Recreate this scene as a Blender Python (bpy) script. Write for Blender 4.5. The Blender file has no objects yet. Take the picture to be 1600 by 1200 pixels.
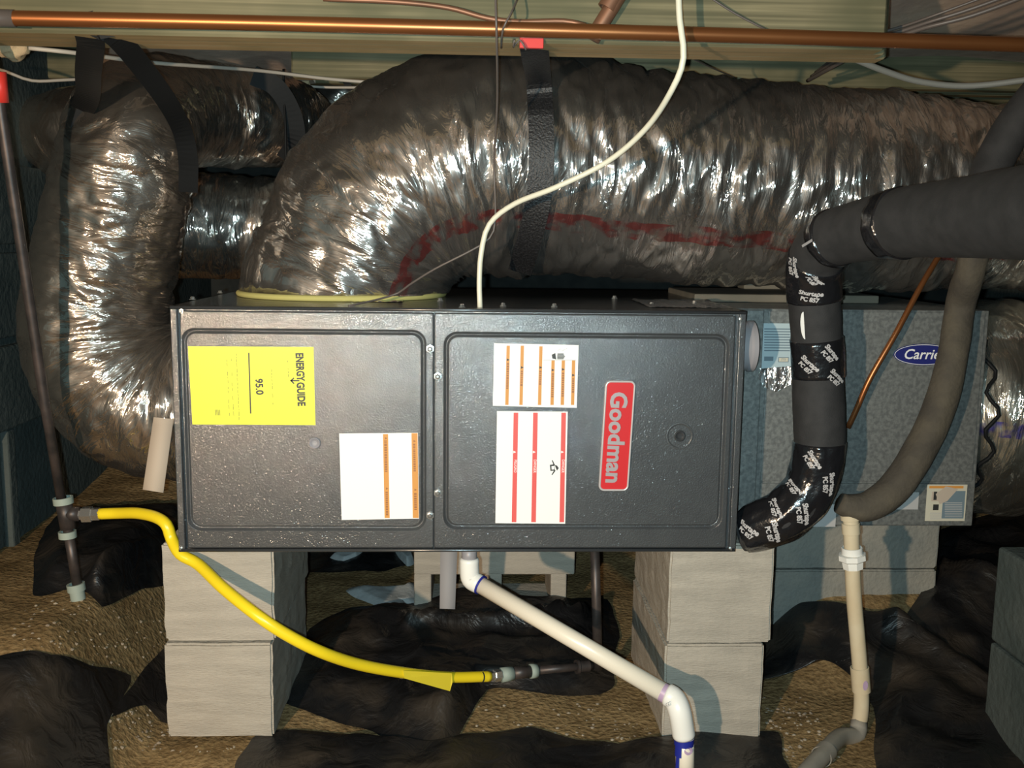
import bpy, bmesh, math, random
from mathutils import Vector, Matrix, noise
from math import sin, cos, pi, sqrt, atan2, radians
random.seed(7)
C = bpy.context.scene.collection

# ------------------------------------------------------------------ camera
FPX = 1560.0
CP = Vector((0.5255, -1.7637, 0.9657))
YAW, PITCH, ROLL = 0.041514, -0.143645, 0.012323
fw = Vector((sin(YAW)*cos(PITCH), cos(YAW)*cos(PITCH), sin(PITCH)))
r0 = Vector((cos(YAW), -sin(YAW), 0)); u0 = r0.cross(fw)
rt = cos(ROLL)*r0 + sin(ROLL)*u0
up = -sin(ROLL)*r0 + cos(ROLL)*u0
cam_d = bpy.data.cameras.new('camera'); cam = bpy.data.objects.new('camera', cam_d); C.objects.link(cam)
cam_d.sensor_width = 36; cam_d.lens = FPX/1600*36; cam_d.clip_start = 0.02
M3 = Matrix((rt, up, -fw)).transposed()
cam.matrix_world = Matrix.Translation(CP) @ M3.to_4x4()
bpy.context.scene.camera = cam

# ------------------------------------------------------------------ light
w = bpy.data.worlds.new('world'); bpy.context.scene.world = w; w.use_nodes = True
w.node_tree.nodes['Background'].inputs[0].default_value = (0.36, 0.62, 0.62, 1)
w.node_tree.nodes['Background'].inputs[1].default_value = 0.13
def spot(name, loc, aim, energy, color, size, radius):
    ld = bpy.data.lights.new(name, 'SPOT'); ld.energy = energy; ld.shadow_soft_size = radius
    ld.color = color; ld.spot_size = radians(size); ld.spot_blend = 1.0
    lo = bpy.data.objects.new(name, ld); C.objects.link(lo); lo.location = loc
    lo.rotation_euler = (Vector(aim) - Vector(loc)).to_track_quat('-Z', 'Y').to_euler()
spot('work_lamp', (-0.35, -2.40, 0.93), (0.36, 0.1, 0.72), 215, (1.0, 0.74, 0.50), 84, 0.022)
spot('camera_flash', (0.50, -1.765, 0.958), (0.55, 0.1, 0.72), 92, (0.66, 0.92, 1.0), 94, 0.006)
vs = bpy.context.scene.view_settings
vs.view_transform = 'Standard'; vs.look = 'None'; vs.gamma = 1; vs.use_curve_mapping = False
vs.exposure = 0.0

# ------------------------------------------------------------------ helpers
def ray(px, py):
    return FPX*fw + (px-800)*rt + (600-py)*up
def at(px, py, Y):
    d = ray(px, py); return CP + d*((Y-CP.y)/d.y)
def sm(t):
    t = max(0.0, min(1.0, t)); return t*t*(3-2*t)
def ground_h(x, y):
    h = 0.22*sm((-0.08-x)/0.2)*sm((y+0.42)/0.5) + 0.14*sm((x-1.15)/0.25)*sm((y-0.2)/0.35) + 0.25*sm((y-1.0)/1.3)
    h += 0.012*noise.noise(Vector((x*4, y*4, 0))) + 0.005*noise.noise(Vector((x*14, y*14, 3)))
    return h
def atg(px, py, off=0.0):
    d = ray(px, py).normalized(); t = 0.9
    while t < 6:
        p = CP + d*t
        if p.z <= ground_h(p.x, p.y)+off: return p
        t += 0.004
    return CP + d*3

class NT:
    def __init__(s, name):
        s.m = bpy.data.materials.new(name); s.m.use_nodes = True
        s.t = s.m.node_tree; s.b = s.t.nodes['Principled BSDF']
    def n(s, typ, **kw):
        nd = s.t.nodes.new(typ)
        for k, v in kw.items():
            if k in nd.inputs: nd.inputs[k].default_value = v
            else: setattr(nd, k, v)
        return nd
    def l(s, a, b): s.t.links.new(a, b)
def col4(c): return (c[0], c[1], c[2], 1)
def coords(t, kind, scale):
    tc = t.n('ShaderNodeTexCoord'); mp = t.n('ShaderNodeMapping'); mp.inputs['Scale'].default_value = scale
    t.l(tc.outputs[kind], mp.inputs[0]); return mp.outputs[0]
def mat(name, c1, c2=None, rough=0.5, metal=0.0, nscale=20, bump=0.0, bscale=60, coord='Object', scale=(1, 1, 1), contrast=(0.35, 0.65), spec=0.5, bdist=0.01, detail=4):
    t = NT(name); b = t.b
    b.inputs['Roughness'].default_value = rough; b.inputs['Metallic'].default_value = metal
    b.inputs['Specular IOR Level'].default_value = spec
    b.inputs['Base Color'].default_value = col4(c1)
    if c2 or bump: co = coords(t, coord, scale)
    if c2:
        nz = t.n('ShaderNodeTexNoise', Scale=nscale, Detail=detail); t.l(co, nz.inputs['Vector'])
        rp = t.n('ShaderNodeValToRGB'); e = rp.color_ramp.elements
        e[0].position, e[1].position = contrast; e[0].color = col4(c1); e[1].color = col4(c2)
        t.l(nz.outputs[0], rp.inputs[0]); t.l(rp.outputs[0], b.inputs['Base Color'])
    if bump:
        nb = t.n('ShaderNodeTexNoise', Scale=bscale, Detail=4); t.l(co, nb.inputs['Vector'])
        bp = t.n('ShaderNodeBump', Strength=bump, Distance=bdist); t.l(nb.outputs[0], bp.inputs['Height'])
        t.l(bp.outputs[0], b.inputs['Normal'])
    return t.m
def foil_mat(name, base, stripe=None, rough=0.5, gloss=0.10):
    """crinkled metallised film; uv: u metres along, v metres around"""
    t = NT(name); b = t.b
    co = coords(t, 'UV', (1, 1, 1))
    b.inputs['Metallic'].default_value = 0.85; b.inputs['Roughness'].default_value = rough
    b2 = t.n('ShaderNodeBsdfPrincipled'); b2.inputs['Metallic'].default_value = 1.0
    n0 = t.n('ShaderNodeTexNoise', Scale=14.0, Detail=4); t.l(co, n0.inputs['Vector'])
    mr = t.n('ShaderNodeMapRange'); mr.inputs['To Min'].default_value = gloss-0.06; mr.inputs['To Max'].default_value = gloss+0.10
    t.l(n0.outputs[0], mr.inputs[0]); t.l(mr.outputs[0], b2.inputs['Roughness'])
    m1 = t.n('ShaderNodeMapping'); m1.inputs['Scale'].default_value = (32, 7, 1); t.l(co, m1.inputs[0])
    a = t.n('ShaderNodeTexNoise', Scale=1.0, Detail=4, Distortion=1.4); t.l(m1.outputs[0], a.inputs['Vector'])
    m2 = t.n('ShaderNodeMapping'); m2.inputs['Scale'].default_value = (26, 11, 1); m2.inputs['Rotation'].default_value = (0, 0, 0.25); t.l(co, m2.inputs[0])
    dn = t.n('ShaderNodeTexNoise', Scale=0.8, Detail=2); t.l(m2.outputs[0], dn.inputs['Vector'])
    av = t.n('ShaderNodeVectorMath', operation='ADD'); t.l(m2.outputs[0], av.inputs[0]); t.l(dn.outputs[1], av.inputs[1])
    v = t.n('ShaderNodeTexVoronoi', Scale=1.0, feature='F1'); t.l(av.outputs[0], v.inputs['Vector'])
    ad = t.n('ShaderNodeMath', operation='MULTIPLY_ADD'); ad.inputs[1].default_value = 0.45
    t.l(v.outputs[0], ad.inputs[0]); t.l(a.outputs[0], ad.inputs[2])
    bp = t.n('ShaderNodeBump', Strength=0.8, Distance=0.014); t.l(ad.outputs[0], bp.inputs['Height'])
    t.l(bp.outputs[0], b2.inputs['Normal'])
    bp1 = t.n('ShaderNodeBump', Strength=0.35, Distance=0.01); t.l(ad.outputs[0], bp1.inputs['Height']); t.l(bp1.outputs[0], b.inputs['Normal'])
    b.inputs['Base Color'].default_value = col4([c*0.5 for c in base]); b2.inputs['Base Color'].default_value = col4([min(1, c*1.35) for c in base])
    mxs = t.n('ShaderNodeMixShader'); mxs.inputs[0].default_value = 0.62
    t.l(b.outputs[0], mxs.inputs[1]); t.l(b2.outputs[0], mxs.inputs[2])
    t.l(mxs.outputs[0], t.t.nodes['Material Output'].inputs[0])
    if stripe:
        # broken line of print running along the tube
        vc, hw, colr, dens = stripe
        sx = t.n('ShaderNodeSeparateXYZ'); t.l(co, sx.inputs[0])
        d = t.n('ShaderNodeMath', operation='SUBTRACT'); d.inputs[1].default_value = vc; t.l(sx.outputs[1], d.inputs[0])
        ab = t.n('ShaderNodeMath', operation='ABSOLUTE'); t.l(d.outputs[0], ab.inputs[0])
        lt = t.n('ShaderNodeMath', operation='LESS_THAN'); lt.inputs[1].default_value = hw; t.l(ab.outputs[0], lt.inputs[0])
        m3 = t.n('ShaderNodeMapping'); m3.inputs['Scale'].default_value = (dens, 40, 1); t.l(co, m3.inputs[0])
        nn = t.n('ShaderNodeTexNoise', Scale=1.0, Detail=2); t.l(m3.outputs[0], nn.inputs['Vector'])
        g = t.n('ShaderNodeMapRange'); g.inputs['From Min'].default_value = 0.42; g.inputs['From Max'].default_value = 0.58; g.inputs['To Max'].default_value = 0.75; t.l(nn.outputs[0], g.inputs[0])
        mu = t.n('ShaderNodeMath', operation='MULTIPLY'); t.l(lt.outputs[0], mu.inputs[0]); t.l(g.outputs[0], mu.inputs[1])
        for bb in (b, b2):
            mx = t.n('ShaderNodeMix', data_type='RGBA'); mx.inputs[6].default_value = bb.inputs['Base Color'].default_value; mx.inputs[7].default_value = col4(colr)
            t.l(mu.outputs[0], mx.inputs[0]); t.l(mx.outputs[2], bb.inputs['Base Color'])
    return t.m

M = {}
M['paint'] = mat('grey_paint', (0.058, 0.062, 0.067), (0.066, 0.071, 0.075), 0.42, 0.2, 30, 0.25, 420, bdist=0.003, spec=0.4)
M['paint_edge'] = mat('grey_paint_edge', (0.058, 0.062, 0.067), None, 0.22, 0.3, spec=1.0)
M['white'] = mat('label_white', (0.88, 0.88, 0.86), None, 0.45)
M['yellow_label'] = mat('label_yellow', (0.85, 0.88, 0.05), None, 0.45)
M['orange'] = mat('orange_print', (0.66, 0.29, 0.06), None, 0.5)
M['orange_dark'] = mat('orange_print_text', (0.34, 0.13, 0.04), None, 0.5)
M['red'] = mat('red_print', (0.75, 0.10, 0.09), None, 0.5)
M['black_ink'] = mat('black_ink', (0.03, 0.03, 0.03), None, 0.5)
M['faint_ink'] = mat('faint_ink', (0.25, 0.25, 0.04), None, 0.5)
M['grey_ink'] = mat('grey_ink', (0.45, 0.45, 0.45), None, 0.5)
M['badge_red'] = mat('badge_red', (0.62, 0.03, 0.035), None, 0.3)
M['chrome'] = mat('chrome', (0.70, 0.66, 0.66), None, 0.25, 0.35)
M['silver'] = mat('silver_letter', (0.52, 0.47, 0.48), None, 0.3, 0.35)
M['screw'] = mat('zinc_screw', (0.8, 0.8, 0.78), None, 0.22, 0.9)
M['galv'] = mat('galvanised_steel', (0.17, 0.178, 0.175), (0.25, 0.26, 0.25), 0.5, 0.5, 120, 0.08, 90, contrast=(0.4, 0.6))
M['blue'] = mat('badge_blue', (0.02, 0.025, 0.16), None, 0.35)
M['plastic_grey'] = mat('grey_pvc', (0.30, 0.29, 0.31), None, 0.4)
M['pale_label'] = mat('pale_blue_label', (0.45, 0.56, 0.60), None, 0.4)
M['label_ink'] = mat('blue_grey_ink', (0.16, 0.22, 0.26), None, 0.5)
M['cream'] = mat('cream_paper', (0.60, 0.57, 0.46), None, 0.5)
M['foam'] = mat('black_foam', (0.022, 0.022, 0.023), (0.032, 0.031, 0.032), 0.8, 0, 40, 0.12, 500)
M['tape'] = mat('black_gloss_tape', (0.012, 0.012, 0.014), None, 0.2, 0, bump=0.35, bscale=26, spec=0.7, bdist=0.015)
M['tape_text'] = mat('tape_lettering', (0.50, 0.48, 0.48), None, 0.5)
M['old_foam'] = mat('old_brown_foam', (0.060, 0.051, 0.040), (0.100, 0.084, 0.060), 0.85, 0, 18, 0.2, 120)
M['copper'] = mat('copper', (0.37, 0.145, 0.05), (0.30, 0.11, 0.04), 0.36, 0.75, 6, contrast=(0.3, 0.7))
M['copper_old'] = mat('old_copper', (0.30, 0.15, 0.09), (0.2, 0.11, 0.07), 0.5, 0.6, 12)
M['pvc'] = mat('white_pvc', (0.88, 0.80, 0.66), None, 0.3)
M['pvc_fit'] = mat('white_pvc_fitting', (0.93, 0.92, 0.87), None, 0.28)
M['pvc_old'] = mat('aged_pvc', (0.72, 0.62, 0.44), (0.66, 0.54, 0.36), 0.4, 0, 20)
M['pvc_dirty'] = mat('dirty_pvc', (0.38, 0.35, 0.30), (0.28, 0.26, 0.22), 0.5, 0, 15)
M['primer'] = mat('blue_primer', (0.02, 0.03, 0.30), None, 0.35)
M['primer_pale'] = mat('lilac_primer', (0.50, 0.36, 0.52), None, 0.4)
M['hose'] = mat('yellow_coating', (0.93, 0.70, 0.02), None, 0.32)
M['hose_tag'] = mat('yellow_tag', (0.80, 0.64, 0.04), None, 0.5)
M['iron'] = mat('black_iron', (0.05, 0.045, 0.045), (0.10, 0.08, 0.075), 0.45, 0.5, 30)
M['sealant'] = mat('grey_green_sealant', (0.30, 0.36, 0.32), None, 0.6)
M['webbing'] = mat('black_webbing', (0.008, 0.008, 0.009), (0.018, 0.018, 0.02), 0.45, 0, 300, 0.6, 260, bdist=0.003, contrast=(0.45, 0.6))
M['webbing_matt'] = mat('black_strap', (0.007, 0.008, 0.009), None, 0.6, spec=0.2)
M['red_plastic'] = mat('red_plastic', (0.70, 0.045, 0.035), None, 0.45)
M['cable'] = mat('cream_cable', (0.80, 0.77, 0.62), None, 0.4)
M['cable_grey'] = mat('grey_cable', (0.20, 0.205, 0.19), None, 0.6)
M['cable_pale'] = mat('pale_cable', (0.48, 0.44, 0.38), None, 0.5)
M['wire'] = mat('dark_wire', (0.12, 0.10, 0.09), None, 0.4)
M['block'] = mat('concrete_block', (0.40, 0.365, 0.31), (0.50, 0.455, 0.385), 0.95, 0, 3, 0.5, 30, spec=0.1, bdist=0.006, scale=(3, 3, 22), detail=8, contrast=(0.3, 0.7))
M['block_grey'] = mat('grey_block', (0.24, 0.25, 0.235), (0.33, 0.32, 0.28), 0.95, 0, 8, 0.4, 90, spec=0.1)  # darker, greyer tone for the blocks under the case
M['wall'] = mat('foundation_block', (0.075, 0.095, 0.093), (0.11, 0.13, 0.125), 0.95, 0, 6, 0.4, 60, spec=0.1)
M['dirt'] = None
M['wall_shaded'] = mat('shaded_foundation_block', (0.03, 0.035, 0.035), (0.045, 0.05, 0.048), 0.95)  # foundation block darkened, gloom of the far wall put into the colour
M['wrap_yellow'] = mat('yellow_insulation', (0.50, 0.46, 0.16), None, 0.9)
M['paper'] = mat('tan_paper_strip', (0.50, 0.42, 0.34), None, 0.7)
M['vinyl'] = mat('grey_vinyl', (0.36, 0.35, 0.36), None, 0.5)
M['film'] = mat('clear_film_scrap', (0.50, 0.54, 0.55), None, 0.35, bump=0.4, bscale=30)
M['batt'] = mat('brown_insulation_facing', (0.42, 0.31, 0.25), (0.58, 0.45, 0.34), 0.9, 0, 6, 0.3, 30)
M['foam_gun'] = mat('expanding_foam', (0.50, 0.40, 0.24), (0.42, 0.28, 0.17), 0.8, 0, 20, 0.5, 60)
M['stone'] = mat('pebble', (0.46, 0.40, 0.31), (0.30, 0.24, 0.18), 0.9, 0, 8)
M['gloss_foil'] = foil_mat('loose_foil', (0.8, 0.8, 0.8))
M['red_duct'] = foil_mat('silver_duct_jacket', (0.62, 0.585, 0.55), (0.125, 0.020, (0.50, 0.07, 0.07), 26))
M['left_duct'] = foil_mat('silver_duct_jacket_plain', (0.62, 0.56, 0.50))
M['blue_duct'] = foil_mat('silver_jacket_blue_print', (0.72, 0.70, 0.62), (0.02, 0.016, (0.06, 0.05, 0.45), 45))
# wood
def wood(name, a, b, axis=(0.8, 55, 55)):
    t = NT(name); co = coords(t, 'Object', axis)
    nz = t.n('ShaderNodeTexNoise', Scale=2.2, Detail=3, Distortion=0.3); t.l(co, nz.inputs['Vector'])
    rp = t.n('ShaderNodeValToRGB'); e = rp.color_ramp.elements
    e[0].position, e[1].position = 0.35, 0.65; e[0].color = col4(a); e[1].color = col4(b)
    t.l(nz.outputs[0], rp.inputs[0])
    c2 = coords(t, 'Object', (1, 1, 1)); n2 = t.n('ShaderNodeTexNoise', Scale=5, Detail=3); t.l(c2, n2.inputs['Vector'])
    mr = t.n('ShaderNodeMapRange'); mr.inputs['From Min'].default_value = 0.35; mr.inputs['From Max'].default_value = 0.7; t.l(n2.outputs[0], mr.inputs[0])
    mx = t.n('ShaderNodeMix', data_type='RGBA'); mx.inputs[7].default_value = (a[0]*0.75, a[1]*0.85, a[2]*0.8, 1)
    t.l(mr.outputs[0], mx.inputs[0]); t.l(rp.outputs[0], mx.inputs[6]); t.l(mx.outputs[2], t.b.inputs['Base Color'])
    t.b.inputs['Roughness'].default_value = 0.8
    return t.m
M['wood_green'] = wood('treated_timber', (0.125, 0.112, 0.062), (0.27, 0.235, 0.135))
M['wood_tan_lit'] = wood('tan_timber_lit', (0.40, 0.26, 0.11), (0.54, 0.38, 0.19))  # tan timber undersides, their brighter lighting put into the colour
M['ply'] = wood('subfloor_board', (0.15, 0.125, 0.10), (0.22, 0.185, 0.14), (3, 12, 3))
def dirt_mat():
    t = NT('sandy_dirt'); co = coords(t, 'Object', (1, 1, 1))
    a = t.n('ShaderNodeTexNoise', Scale=5, Detail=8, Roughness=0.65); t.l(co, a.inputs['Vector'])
    rp = t.n('ShaderNodeValToRGB'); e = rp.color_ramp.elements
    e[0].position, e[1].position = 0.32, 0.68; e[0].color = (0.20, 0.135, 0.065, 1); e[1].color = (0.42, 0.30, 0.155, 1)
    t.l(a.outputs[0], rp.inputs[0])
    v = t.n('ShaderNodeTexNoise', Scale=90, Detail=3); t.l(co, v.inputs['Vector'])
    r2 = t.n('ShaderNodeValToRGB'); e = r2.color_ramp.elements
    e[0].position, e[1].position = 0.36, 0.62; e[0].color = (0.72, 0.68, 0.64, 1); e[1].color = (1.1, 1.08, 1.05, 1)
    t.l(v.outputs[0], r2.inputs[0])
    mx = t.n('ShaderNodeMix', data_type='RGBA', blend_type='MULTIPLY'); mx.inputs[0].default_value = 1
    t.l(rp.outputs[0], mx.inputs[6]); t.l(r2.outputs[0], mx.inputs[7]); t.l(mx.outputs[2], t.b.inputs['Base Color'])
    t.b.inputs['Roughness'].default_value = 1; t.b.inputs['Specular IOR Level'].default_value = 0.05
    bp = t.n('ShaderNodeBump', Strength=0.6, Distance=0.010); t.l(v.outputs[0], bp.inputs['Height']); t.l(bp.outputs[0], t.b.inputs['Normal'])
    return t.m
M['dirt'] = dirt_mat()
def sheet_mat():
    t = NT('black_polythene'); co = coords(t, 'Object', (1, 1, 1)); b = t.b
    b.inputs['Roughness'].default_value = 0.33
    n1 = t.n('ShaderNodeTexNoise', Scale=7, Detail=6); t.l(co, n1.inputs['Vector'])
    rp = t.n('ShaderNodeValToRGB'); e = rp.color_ramp.elements      # dusty soil lying on black film
    e[0].position, e[1].position = 0.45, 0.75; e[0].color = (0.012, 0.012, 0.013, 1); e[1].color = (0.055, 0.042, 0.030, 1)
    t.l(n1.outputs[0], rp.inputs[0]); t.l(rp.outputs[0], b.inputs['Base Color'])
    n2 = t.n('ShaderNodeTexNoise', Scale=16, Detail=4, Distortion=1.2); t.l(co, n2.inputs['Vector'])
    mr = t.n('ShaderNodeMapRange'); mr.inputs['To Min'].default_value = 0.12; mr.inputs['To Max'].default_value = 0.75
    t.l(n1.outputs[0], mr.inputs[0]); t.l(mr.outputs[0], b.inputs['Roughness'])
    bp = t.n('ShaderNodeBump', Strength=0.5, Distance=0.02); t.l(n2.outputs[0], bp.inputs['Height']); t.l(bp.outputs[0], b.inputs['Normal'])
    return t.m
M['sheet'] = sheet_mat()

def frames(pts):
    """rotation-minimising frames (T, N, B) along a polyline"""
    n = len(pts); T = []
    for i in range(n):
        a = pts[max(0, i-1)]; b = pts[min(n-1, i+1)]; T.append((b-a).normalized())
    ref = Vector((0, -1, 0))
    if abs(T[0].dot(ref)) > 0.9: ref = Vector((0, 0, 1))
    N = (ref - T[0]*ref.dot(T[0])).normalized(); out = []
    for i in range(n):
        N = (N - T[i]*N.dot(T[i])).normalized(); out.append((T[i], N, T[i].cross(N)))
    return out
def spline(ctrl, step=0.01):
    """Catmull-Rom through control points (Vector, radius); returns points, radii, lengths"""
    P = [c[0] for c in ctrl]; Rr = [c[1] for c in ctrl]
    P = [P[0]*2-P[1]] + P + [P[-1]*2-P[-2]]; Rr = [Rr[0]] + Rr + [Rr[-1]]
    pts, rad = [], []
    for i in range(1, len(P)-2):
        k = max(2, int((P[i+1]-P[i]).length/step))
        for j in range(k):
            t = j/k; t2, t3 = t*t, t*t*t
            f = lambda a, b, c, d: 0.5*((2*b) + (c-a)*t + (2*a-5*b+4*c-d)*t2 + (3*b-a-3*c+d)*t3)
            pts.append(f(P[i-1], P[i], P[i+1], P[i+2])); rad.append(f(Rr[i-1], Rr[i], Rr[i+1], Rr[i+2]))
    pts.append(P[-2]); rad.append(Rr[-2])
    s = [0.0]
    for a, b in zip(pts, pts[1:]): s.append(s[-1]+(b-a).length)
    return pts, rad, s

class MB:
    def __init__(s): s.v, s.f, s.mi, s.sm, s.uv, s.mats = [], [], [], [], {}, []
    def m(s, key):
        if key not in s.mats: s.mats.append(key)
        return s.mats.index(key)
    def add(s, vs, fs, key, smooth=False, uvs=None):
        b = len(s.v); k = s.m(key); s.v += [Vector(v) for v in vs]
        for i, f in enumerate(fs):
            if uvs: s.uv[len(s.f)] = uvs[i]
            s.f.append(tuple(b+j for j in f)); s.mi.append(k); s.sm.append(smooth)
        return s
    def bm(s, b, key, smooth=False, xf=None):
        b.verts.index_update()
        vs = [xf(v.co) if xf else v.co.copy() for v in b.verts]
        s.add(vs, [[v.index for v in f.verts] for f in b.faces], key, smooth); b.free(); return s
    def box(s, lo, hi, key, bev=0.0, xf=None, seg=2):
        b = bmesh.new(); bmesh.ops.create_cube(b, size=1)
        for v in b.verts:
            v.co = Vector([lo[i] + (v.co[i]+0.5)*(hi[i]-lo[i]) for i in range(3)])
        if bev: bmesh.ops.bevel(b, geom=list(b.edges), offset=bev, segments=seg, affect='EDGES', profile=0.5)
        return s.bm(b, key, False, xf)
    def tube(s, pts, rad, key, n=20, disp=None, caps=True, lens=None, smooth=True, fr=None):
        if not isinstance(rad, (list, tuple)): rad = [rad]*len(pts)
        fr = fr or frames(pts); lens = lens or [0]*len(pts); vs = []; fs = []; uv = []
        for i, p in enumerate(pts):
            T, N, B = fr[i]
            for j in range(n):
                a = 2*pi*j/n; r = rad[i] + (disp(lens[i], a, i) if disp else 0)
                vs.append(p + (N*cos(a)+B*sin(a))*r)
        for i in range(len(pts)-1):
            for j in range(n):
                j2 = (j+1) % n
                fs.append((i*n+j, i*n+j2, (i+1)*n+j2, (i+1)*n+j))
                r = rad[i]; a0 = 2*pi*j/n; a1 = 2*pi*(j+1)/n
                if j >= n//2: a0 -= 2*pi; a1 -= 2*pi
                uv.append(((lens[i], a0*r), (lens[i], a1*r), (lens[i+1], a1*r), (lens[i+1], a0*r)))
        if caps:
            fs.append(tuple(range(n-1, -1, -1))); uv.append(((0, 0),)*n)
            m_ = (len(pts)-1)*n; fs.append(tuple(range(m_, m_+n))); uv.append(((0, 0),)*n)
        return s.add(vs, fs, key, smooth, uv)
    def path(s, ctrl, r, key, n=14, step=0.012, **kw):
        pts, rad, L = spline([(c, r) if isinstance(c, Vector) else c for c in ctrl], step)
        return s.tube(pts, rad, key, n, lens=L, **kw)
    def cyl(s, a, b, r, key, n=24, r2=None, smooth=True):
        return s.tube([Vector(a), Vector(b)], [r, r if r2 is None else r2], key, n)
    def lathe(s, a, axis, prof, key, n=28):
        axis = axis.normalized()
        if n > 12 and len(prof) > 2:
            for p_, q_ in zip(prof, prof[1:]): s.lathe(a, axis, [p_, q_], key, n)
            return s
        pts = [Vector(a)+axis*h for h, _ in prof]
        ref = Vector((0, -1, 0)) if abs(axis.y) < 0.9 else Vector((0, 0, 1))
        N = (ref-axis*ref.dot(axis)).normalized(); fr = [(axis, N, axis.cross(N))]*len(prof)
        return s.tube(pts, [r for _, r in prof], key, n, fr=fr, caps=(n <= 12))
    def ribbon(s, pts, widths, nrm, th, key):
        """flat strap: pts centre line, widths half-width vectors, nrm thickness vectors"""
        vs, fs = [], []
        for p, wv, nv in zip(pts, widths, nrm):
            nv = nv.normalized()*th
            vs += [p-wv, p+wv, p+wv+nv, p-wv+nv]
        for i in range(len(pts)-1):
            for j in range(4):
                k = (j+1) % 4; fs.append((i*4+j, i*4+k, i*4+4+k, i*4+4+j))
        fs.append((3, 2, 1, 0)); b = (len(pts)-1)*4; fs.append((b, b+1, b+2, b+3))
        return s.add(vs, fs, key, False)
    def text(s, string, size, xf, key, ext=0.0003, shear=0, offset=0, sx=1.0):
        cu = bpy.data.curves.new('t', 'FONT'); cu.body = string; cu.size = size; cu.extrude = ext
        cu.align_x = 'CENTER'; cu.align_y = 'CENTER'; cu.shear = shear; cu.offset = offset; cu.resolution_u = 3
        ob = bpy.data.objects.new('t', cu); C.objects.link(ob)
        bpy.context.view_layer.update()
        me = ob.to_mesh(); vs = [xf(Vector((v.co.x*sx, v.co.y, v.co.z))) for v in me.vertices]; fs = [tuple(p.vertices) for p in me.polygons]
        ob.to_mesh_clear(); bpy.data.objects.remove(ob); bpy.data.curves.remove(cu)
        return s.add(vs, fs, key)
    def build(s, name, parent=None):
        me = bpy.data.meshes.new(name); me.from_pydata([tuple(v) for v in s.v], [], s.f)
        for k in s.mats: me.materials.append(M[k])
        me.polygons.foreach_set('material_index', s.mi); me.polygons.foreach_set('use_smooth', s.sm)
        if s.uv:
            ul = me.uv_layers.new(name='UVMap')
            for fi, uv in s.uv.items():
                ls = me.polygons[fi].loop_start
                for k, q in enumerate(uv): ul.data[ls+k].uv = q
        me.update()
        o = bpy.data.objects.new(name, me); C.objects.link(o)
        if parent: o.parent = parent; o.matrix_parent_inverse = Matrix.Translation(-parent.location)
        return o
def thing(name, label, cat, loc, group=None):
    o = bpy.data.objects.new(name, None); C.objects.link(o); o.location = loc; o.empty_display_size = 0.05
    o['label'] = label; o['category'] = cat
    if group: o['group'] = group
    return o
def tag(o, label, cat, group=None, kind=None):
    o['label'] = label; o['category'] = cat
    if group: o['group'] = group
    if kind: o['kind'] = kind
    return o
def struct(o, label=None):
    o['kind'] = 'structure'
    if label: o['label'] = label
    return o
def copy_tree(o, parent=None):
    c = o.copy(); C.objects.link(c)
    if parent: c.parent = parent
    for ch in list(o.children): copy_tree(ch, c)
    return c

# ================================================================== SETTING
# ground
g = MB(); vs = []; fs = []
xs = [-1.3+0.02*i for i in range(200)]; ys = [-1.0+0.02*i for i in range(185)]
for y in ys:
    for x in xs: vs.append((x, y, ground_h(x, y)))
nx = len(xs)
for j in range(len(ys)-1):
    for i in range(nx-1): fs.append((j*nx+i, j*nx+i+1, (j+1)*nx+i+1, (j+1)*nx+i))
g.add(vs, fs, 'dirt', True)
g.add([(-1.3, -3.5, ground_h(-1.3, -1)), (2.68, -3.5, 0), (2.68, -1, ground_h(2.68, -1)), (-1.3, -1, ground_h(-1.3, -1))], [(0, 1, 2, 3)], 'dirt')
struct(g.build('floor'), 'sandy dirt crawlspace floor')
# subfloor overhead and far walls
b = MB(); b.box((-1.3, -2.9, 1.53), (2.9, 3.0, 1.55), 'ply'); struct(b.build('ceiling'))
b = MB(); b.box((-1.3, 2.62, -0.1), (2.9, 2.75, 1.55), 'wall_shaded'); struct(b.build('wall_back'))
b = MB()      # left foundation wall of blocks with recessed cores showing low down
b.box((-0.78, -0.1, -0.05), (-0.60, 2.62, 1.53), 'wall')
for k in range(3):
    y0 = 0.24+0.19*k
    b.box((-0.60, y0, 0.20), (-0.578, y0+0.04, 0.50), 'wall', 0.006)
b.box((-0.60, 0.1, 0.50), (-0.575, 1.0, 0.70), 'wall', 0.006)
b.box((-0.60, 0.1, 0.72), (-0.575, 1.0, 0.92), 'wall', 0.006)
b.box((-0.60, 0.1, 0.94), (-0.575, 1.0, 1.13), 'wall', 0.006)
struct(b.build('wall_left'), 'dark grey concrete block foundation wall')
b = MB(); b.box((2.75, -3.5, -0.1), (2.9, 2.62, 1.53), 'wall'); struct(b.build('wall_right'))
# timbers
def joist(name, x0, x1, y0, y1, z0, z1, key, label, bottom=None):
    b = MB(); b.box((x0, y0, z0), (x1, y1, z1), key, 0.004, seg=1)
    if bottom:
        k = b.m(bottom)
        for i, f in enumerate(b.f):
            if all(abs(b.v[j].z-z0) < 1e-4 for j in f): b.mi[i] = k
    return struct(b.build(name), label)
ZG = 1.279
for k in range(3):
    joist('girder_board', -1.3, at(1385, 50, -0.1).x + 0.02*k, -0.10+0.0455*k, -0.10+0.0455*k+0.045, ZG+0.0012*k, 1.53, 'wood_green', 'built-up girder board running above the furnace', 'wood_tan_lit')
joist('floor_joist', at(455, 110, 0.62).x, 2.75, 0.62, 0.66, 1.328, 1.53, 'wood_green', 'green treated joist behind the big silver duct', 'wood_tan_lit')
joist('floor_joist', -1.3, 2.75, 1.02, 1.06, 1.375, 1.53, 'wood_green', 'joist deeper under the floor', 'wood_tan_lit')
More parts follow.
